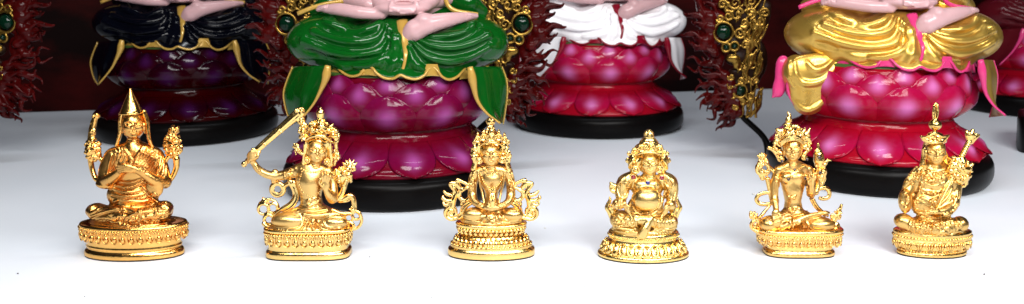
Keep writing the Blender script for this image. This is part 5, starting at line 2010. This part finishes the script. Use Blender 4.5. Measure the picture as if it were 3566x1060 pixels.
# ================================================================== setting
def table_mat():
    m = mat('white_laminate', (0.80, 0.81, 0.84), rough=0.38, spec=0.4)
    nt = m.node_tree
    b = nt.nodes['Principled BSDF']
    tc = nt.nodes.new('ShaderNodeTexCoord')
    n = nt.nodes.new('ShaderNodeTexNoise')
    n.inputs['Scale'].default_value = 14
    n.inputs['Detail'].default_value = 5
    nt.links.new(tc.outputs['Object'], n.inputs['Vector'])
    cr = nt.nodes.new('ShaderNodeValToRGB')
    cr.color_ramp.elements[0].position = 0.3
    cr.color_ramp.elements[0].color = (0.77, 0.825, 0.90, 1)
    cr.color_ramp.elements[1].position = 0.7
    cr.color_ramp.elements[1].color = (0.81, 0.855, 0.925, 1)
    nt.links.new(n.outputs['Fac'], cr.inputs[0])
    nt.links.new(cr.outputs[0], b.inputs['Base Color'])
    n2 = nt.nodes.new('ShaderNodeTexNoise')
    n2.inputs['Scale'].default_value = 900
    nt.links.new(tc.outputs['Object'], n2.inputs['Vector'])
    bp = nt.nodes.new('ShaderNodeBump')
    bp.inputs['Strength'].default_value = 0.06
    bp.inputs['Distance'].default_value = 0.0005
    nt.links.new(n2.outputs['Fac'], bp.inputs['Height'])
    nt.links.new(bp.outputs['Normal'], b.inputs['Normal'])
    return m


def flat_box(name, pts, z0, z1, m, kind=None):
    n = len(pts)
    v = [(x, y, z0) for x, y in pts] + [(x, y, z1) for x, y in pts]
    f = [tuple(range(n))[::-1], tuple(range(n, 2 * n))] + [(i, (i + 1) % n, n + (i + 1) % n, n + i) for i in range(n)]
    o = link_mesh(name, v, f, m, smooth=False)
    if kind:
        o['kind'] = kind
    return o


a, b_ = ground(150, 281), ground(1800, 229)
dirv = (b_ - a) / np.linalg.norm(b_ - a)
nrm = np.array([-dirv[1], dirv[0], 0])
A = a - dirv * 90
Bq = b_ + dirv * 90
t = flat_box('table_top', [(-150, 14), (150, 14), tuple(Bq[:2] + nrm[:2] * 3), tuple(A[:2] + nrm[:2] * 3)], -3.0, 0.0, table_mat(), 'structure')
BACK = mat('dark_red_lacquer', (0.030, 0.0012, 0.0012), rough=0.5, spec=0.06)
nt = BACK.node_tree
tc = nt.nodes.new('ShaderNodeTexCoord')
mp = nt.nodes.new('ShaderNodeMapping')
mp.inputs['Scale'].default_value = (1, 1, 2.2)
nz = nt.nodes.new('ShaderNodeTexNoise')
nz.inputs['Scale'].default_value = 7
nz.inputs['Detail'].default_value = 6
nz.inputs['Roughness'].default_value = 0.6
cr = nt.nodes.new('ShaderNodeValToRGB')
cr.color_ramp.elements[0].position = 0.38
cr.color_ramp.elements[0].color = (0.004, 0.0006, 0.0006, 1)
cr.color_ramp.elements[1].position = 0.66
cr.color_ramp.elements[1].color = (0.055, 0.003, 0.003, 1)
nt.links.new(tc.outputs['Object'], mp.inputs[0])
nt.links.new(mp.outputs[0], nz.inputs['Vector'])
nt.links.new(nz.outputs['Fac'], cr.inputs[0])
nt.links.new(cr.outputs[0], nt.nodes['Principled BSDF'].inputs['Base Color'])
w = flat_box('back_wall', [tuple(A[:2]), tuple(Bq[:2]), tuple(Bq[:2] + nrm[:2] * 2), tuple(A[:2] + nrm[:2] * 2)], 0.03, 70, BACK)
w['label'] = 'dark red lacquered panel standing behind the large statues'
w['category'] = 'panel'

# ================================================================== light and camera
wd = bpy.data.worlds.new('World')
SC.world = wd
wd.use_nodes = True
bg = wd.node_tree.nodes['Background']
bg.inputs['Color'].default_value = (0.9, 0.95, 1.0, 1)
bg.inputs['Strength'].default_value = 0.022


def lamp(name, loc, aim, sx, sy, power, col=(1, 1, 1)):
    l = bpy.data.lights.new(name, 'AREA')
    l.shape = 'RECTANGLE'
    l.size, l.size_y = sx * CM, sy * CM
    l.energy = power
    l.color = col
    o = bpy.data.objects.new(name, l)
    COL.objects.link(o)
    o.location = [c * CM for c in loc]
    d = Vector(aim) - Vector(loc)
    o.rotation_euler = d.to_track_quat('-Z', 'Y').to_euler()
    return o


lamp('unseen_front_lamp', (-12, 10, 38), (-8, 26, 0), 30, 7, 1.8, (1, 0.985, 0.96))
lamp('unseen_front_lamp', (28, 10, 38), (20, 26, 0), 30, 7, 2.3, (1, 0.985, 0.96))
lamp('unseen_front_lamp', (16, -30, 46), (6, 40, 3), 52, 14, 4.9, (1, 0.985, 0.97))  # added unseen fill behind the camera, brightens the fronts
lamp('ceiling_tube', (10, 44, 100), (8, 52, 0), 70, 3.0, 2.9, (0.9, 0.95, 1.0))

cd = bpy.data.cameras.new('camera')
cam = bpy.data.objects.new('camera', cd)
COL.objects.link(cam)
cd.sensor_width = 36
cd.lens = 36 * FOC / 2576
cd.shift_y = -(383 - OCY) / 2576
cd.clip_start = 0.01
cd.clip_end = 20
cd.dof.use_dof = True
cd.dof.focus_distance = 0.42
cd.dof.aperture_fstop = 20
cam.location = (0, 0, CAM_H * CM)
cam.rotation_euler = (PI / 2 - PITCH, 0, 0)
SC.camera = cam
vs = SC.view_settings
vs.view_transform = 'Standard'
vs.look = 'None'
vs.exposure = 0
vs.gamma = 1
vs.use_curve_mapping = False

# ================================================================== things
if True:
    for fn in (fig_monk, fig_sword, fig_vase, fig_belly, fig_slender, fig_staff):
        fn()
if True:
    green = build_statue()
    build_half_halo(green)
    for o in [o for o in green.children if o.name.split('.')[0] in ('halo_scrollwork', 'flame_border')]:
        o['side'] = 'right_half'
        q = mirror_tree(o, green)
        q['side'] = 'left_half'

    def base_at(px, py_front):
        """statue centre from the nearest point of its round base"""
        g = ground(px, py_front)
        k = 1 + 6.6 / np.linalg.norm(g[:2])
        return g[0] * k, g[1] * k

    navy = statue_copy(green, 'large statue in a black navy robe with ochre hems on a shaded purple lotus', base_at(474, 371), 0.10,
                       {'green_glaze': R_NAVY, 'purple_lotus': L_SHADED}, ('right_half', 'left_half'))
    white = statue_copy(green, 'large statue in a white robe with red lining on a pink lotus', base_at(1503, 353), 0.05,
                        {'green_glaze': R_WHITE, 'ochre_trim': R_REDLINE, 'purple_lotus': L_PINK}, ('right_half', 'left_half'))
    gold = statue_copy(green, 'large statue in a golden robe with pink hems on a red pink lotus', base_at(2199, 502), -0.12,
                       {'green_glaze': R_GOLDPAINT, 'ochre_trim': R_PINK, 'purple_lotus': L_PINK}, ('right_half', 'left_drape'))
    green.scale = (0.965, 0.965, 1.0)
    gold.scale = (0.95, 0.95, 1.02)
    for o in gold.children:
        if o.get('side') == 'left_half':
            o.location = (-1.9 * CM, 0, -0.95 * CM)
    gfr = Frame((2660, 0, 3566, 460), 1509, 0, 0)
    gfr.c = np.array([gold.location[0], gold.location[1], 0]) / CM
    gfr.dep = float(np.dot(gfr.c - CAMP, FW))
    gfr.u = gfr.k * gfr.dep / FOC
    round_drape(gfr, gold, R_GOLDPAINT, R_PINK, -0.12)
    far = statue_copy(green, 'statue in a maroon robe on a pink lotus, partly hidden at the right edge', base_at(2600, 300), -0.1,
                      {'green_glaze': R_MAROON, 'ochre_trim': R_PINK, 'purple_lotus': L_PINK}, ('right_half', 'left_half'))
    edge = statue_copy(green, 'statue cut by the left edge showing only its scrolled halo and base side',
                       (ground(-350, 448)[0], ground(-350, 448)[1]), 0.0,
                       {'green_glaze': R_NAVY, 'purple_lotus': L_SHADED}, ('left_half',))
    for o in bpy.data.objects:
        if 'side' in o:
            del o['side']
    # black stand cut by the right edge
    g = ground(2557, 386)
    b = MB()
    b.lathe([(2.9, 0), (3.0, 0.05), (3.0, 2.2), (2.9, 2.4), (2.7, 2.45), (0, 2.45)], e=5, n=64, c=(0, 0, 0))
    o = b.build('display_stand', R_BLACK)
    ya = -0.48
    o.rotation_euler = (0, 0, ya)
    o.location = ((g[0] + 3.05 * math.cos(ya) - 2.8 * math.sin(ya)) * CM, (g[1] + 3.05 * math.sin(ya) + 2.8 * math.cos(ya)) * CM, 0)
    o['label'] = 'square black lacquer stand at the right edge of the table'
    o['category'] = 'stand'

# bits of lint and chips lying on the table
DUST = mat('dark_lint', (0.10, 0.09, 0.09), rough=0.8)
CHIP = mat('pale_chip', (0.75, 0.74, 0.72), rough=0.5)
g_ = random.Random(5)
for px, py, r, m, lab in ((930, 648, 0.07, DUST, 'dark lint speck on the table right of the sword figurine base'),
                          (213, 748, 0.06, DUST, 'dark speck on the white table front below the monk figurine'),
                          (1086, 750, 0.05, DUST, 'tiny dark speck on the front of the table between sword and vase figurines'),
                          (1371, 576, 0.12, CHIP, 'pale chip on the table right of the vase figurine'),
                          (1897, 491, 0.20, CHIP, 'pale flake on the table left of the slender figurine'),
                          (779, 465, 0.10, CHIP, 'small pale chip under the raised sword arm'),
                          (363, 657, 0.07, CHIP, 'white crumb touching the front edge of the monk figurine base'),
                          (45, 690, 0.08, DUST, 'faint grey lint near the left edge of the table'),
                          (1470, 722, 0.05, DUST, 'tiny grey speck on the table front below the pot bellied figurine'),
                          (2476, 692, 0.10, DUST, 'grey lint on the table in front of the staff figurine')):
    p = ground(px, py)
    b = MB()
    r *= 0.7
    b.ball((0, 0, r * 0.22), (r, r * 0.6, r * 0.22), 8, 5)
    b.v = [(x * g_.uniform(0.7, 1.3), y * g_.uniform(0.7, 1.3), max(0, z * g_.uniform(0.7, 1.3))) for x, y, z in b.v]
    o = b.build('crumb', m)
    o.location = (p[0] * CM, p[1] * CM, 0.0002)
    o.rotation_euler = (0, 0, g_.uniform(0, 3))
    o['label'] = lab
    o['category'] = 'crumb'
    o['group'] = 'crumbs and lint on the table'
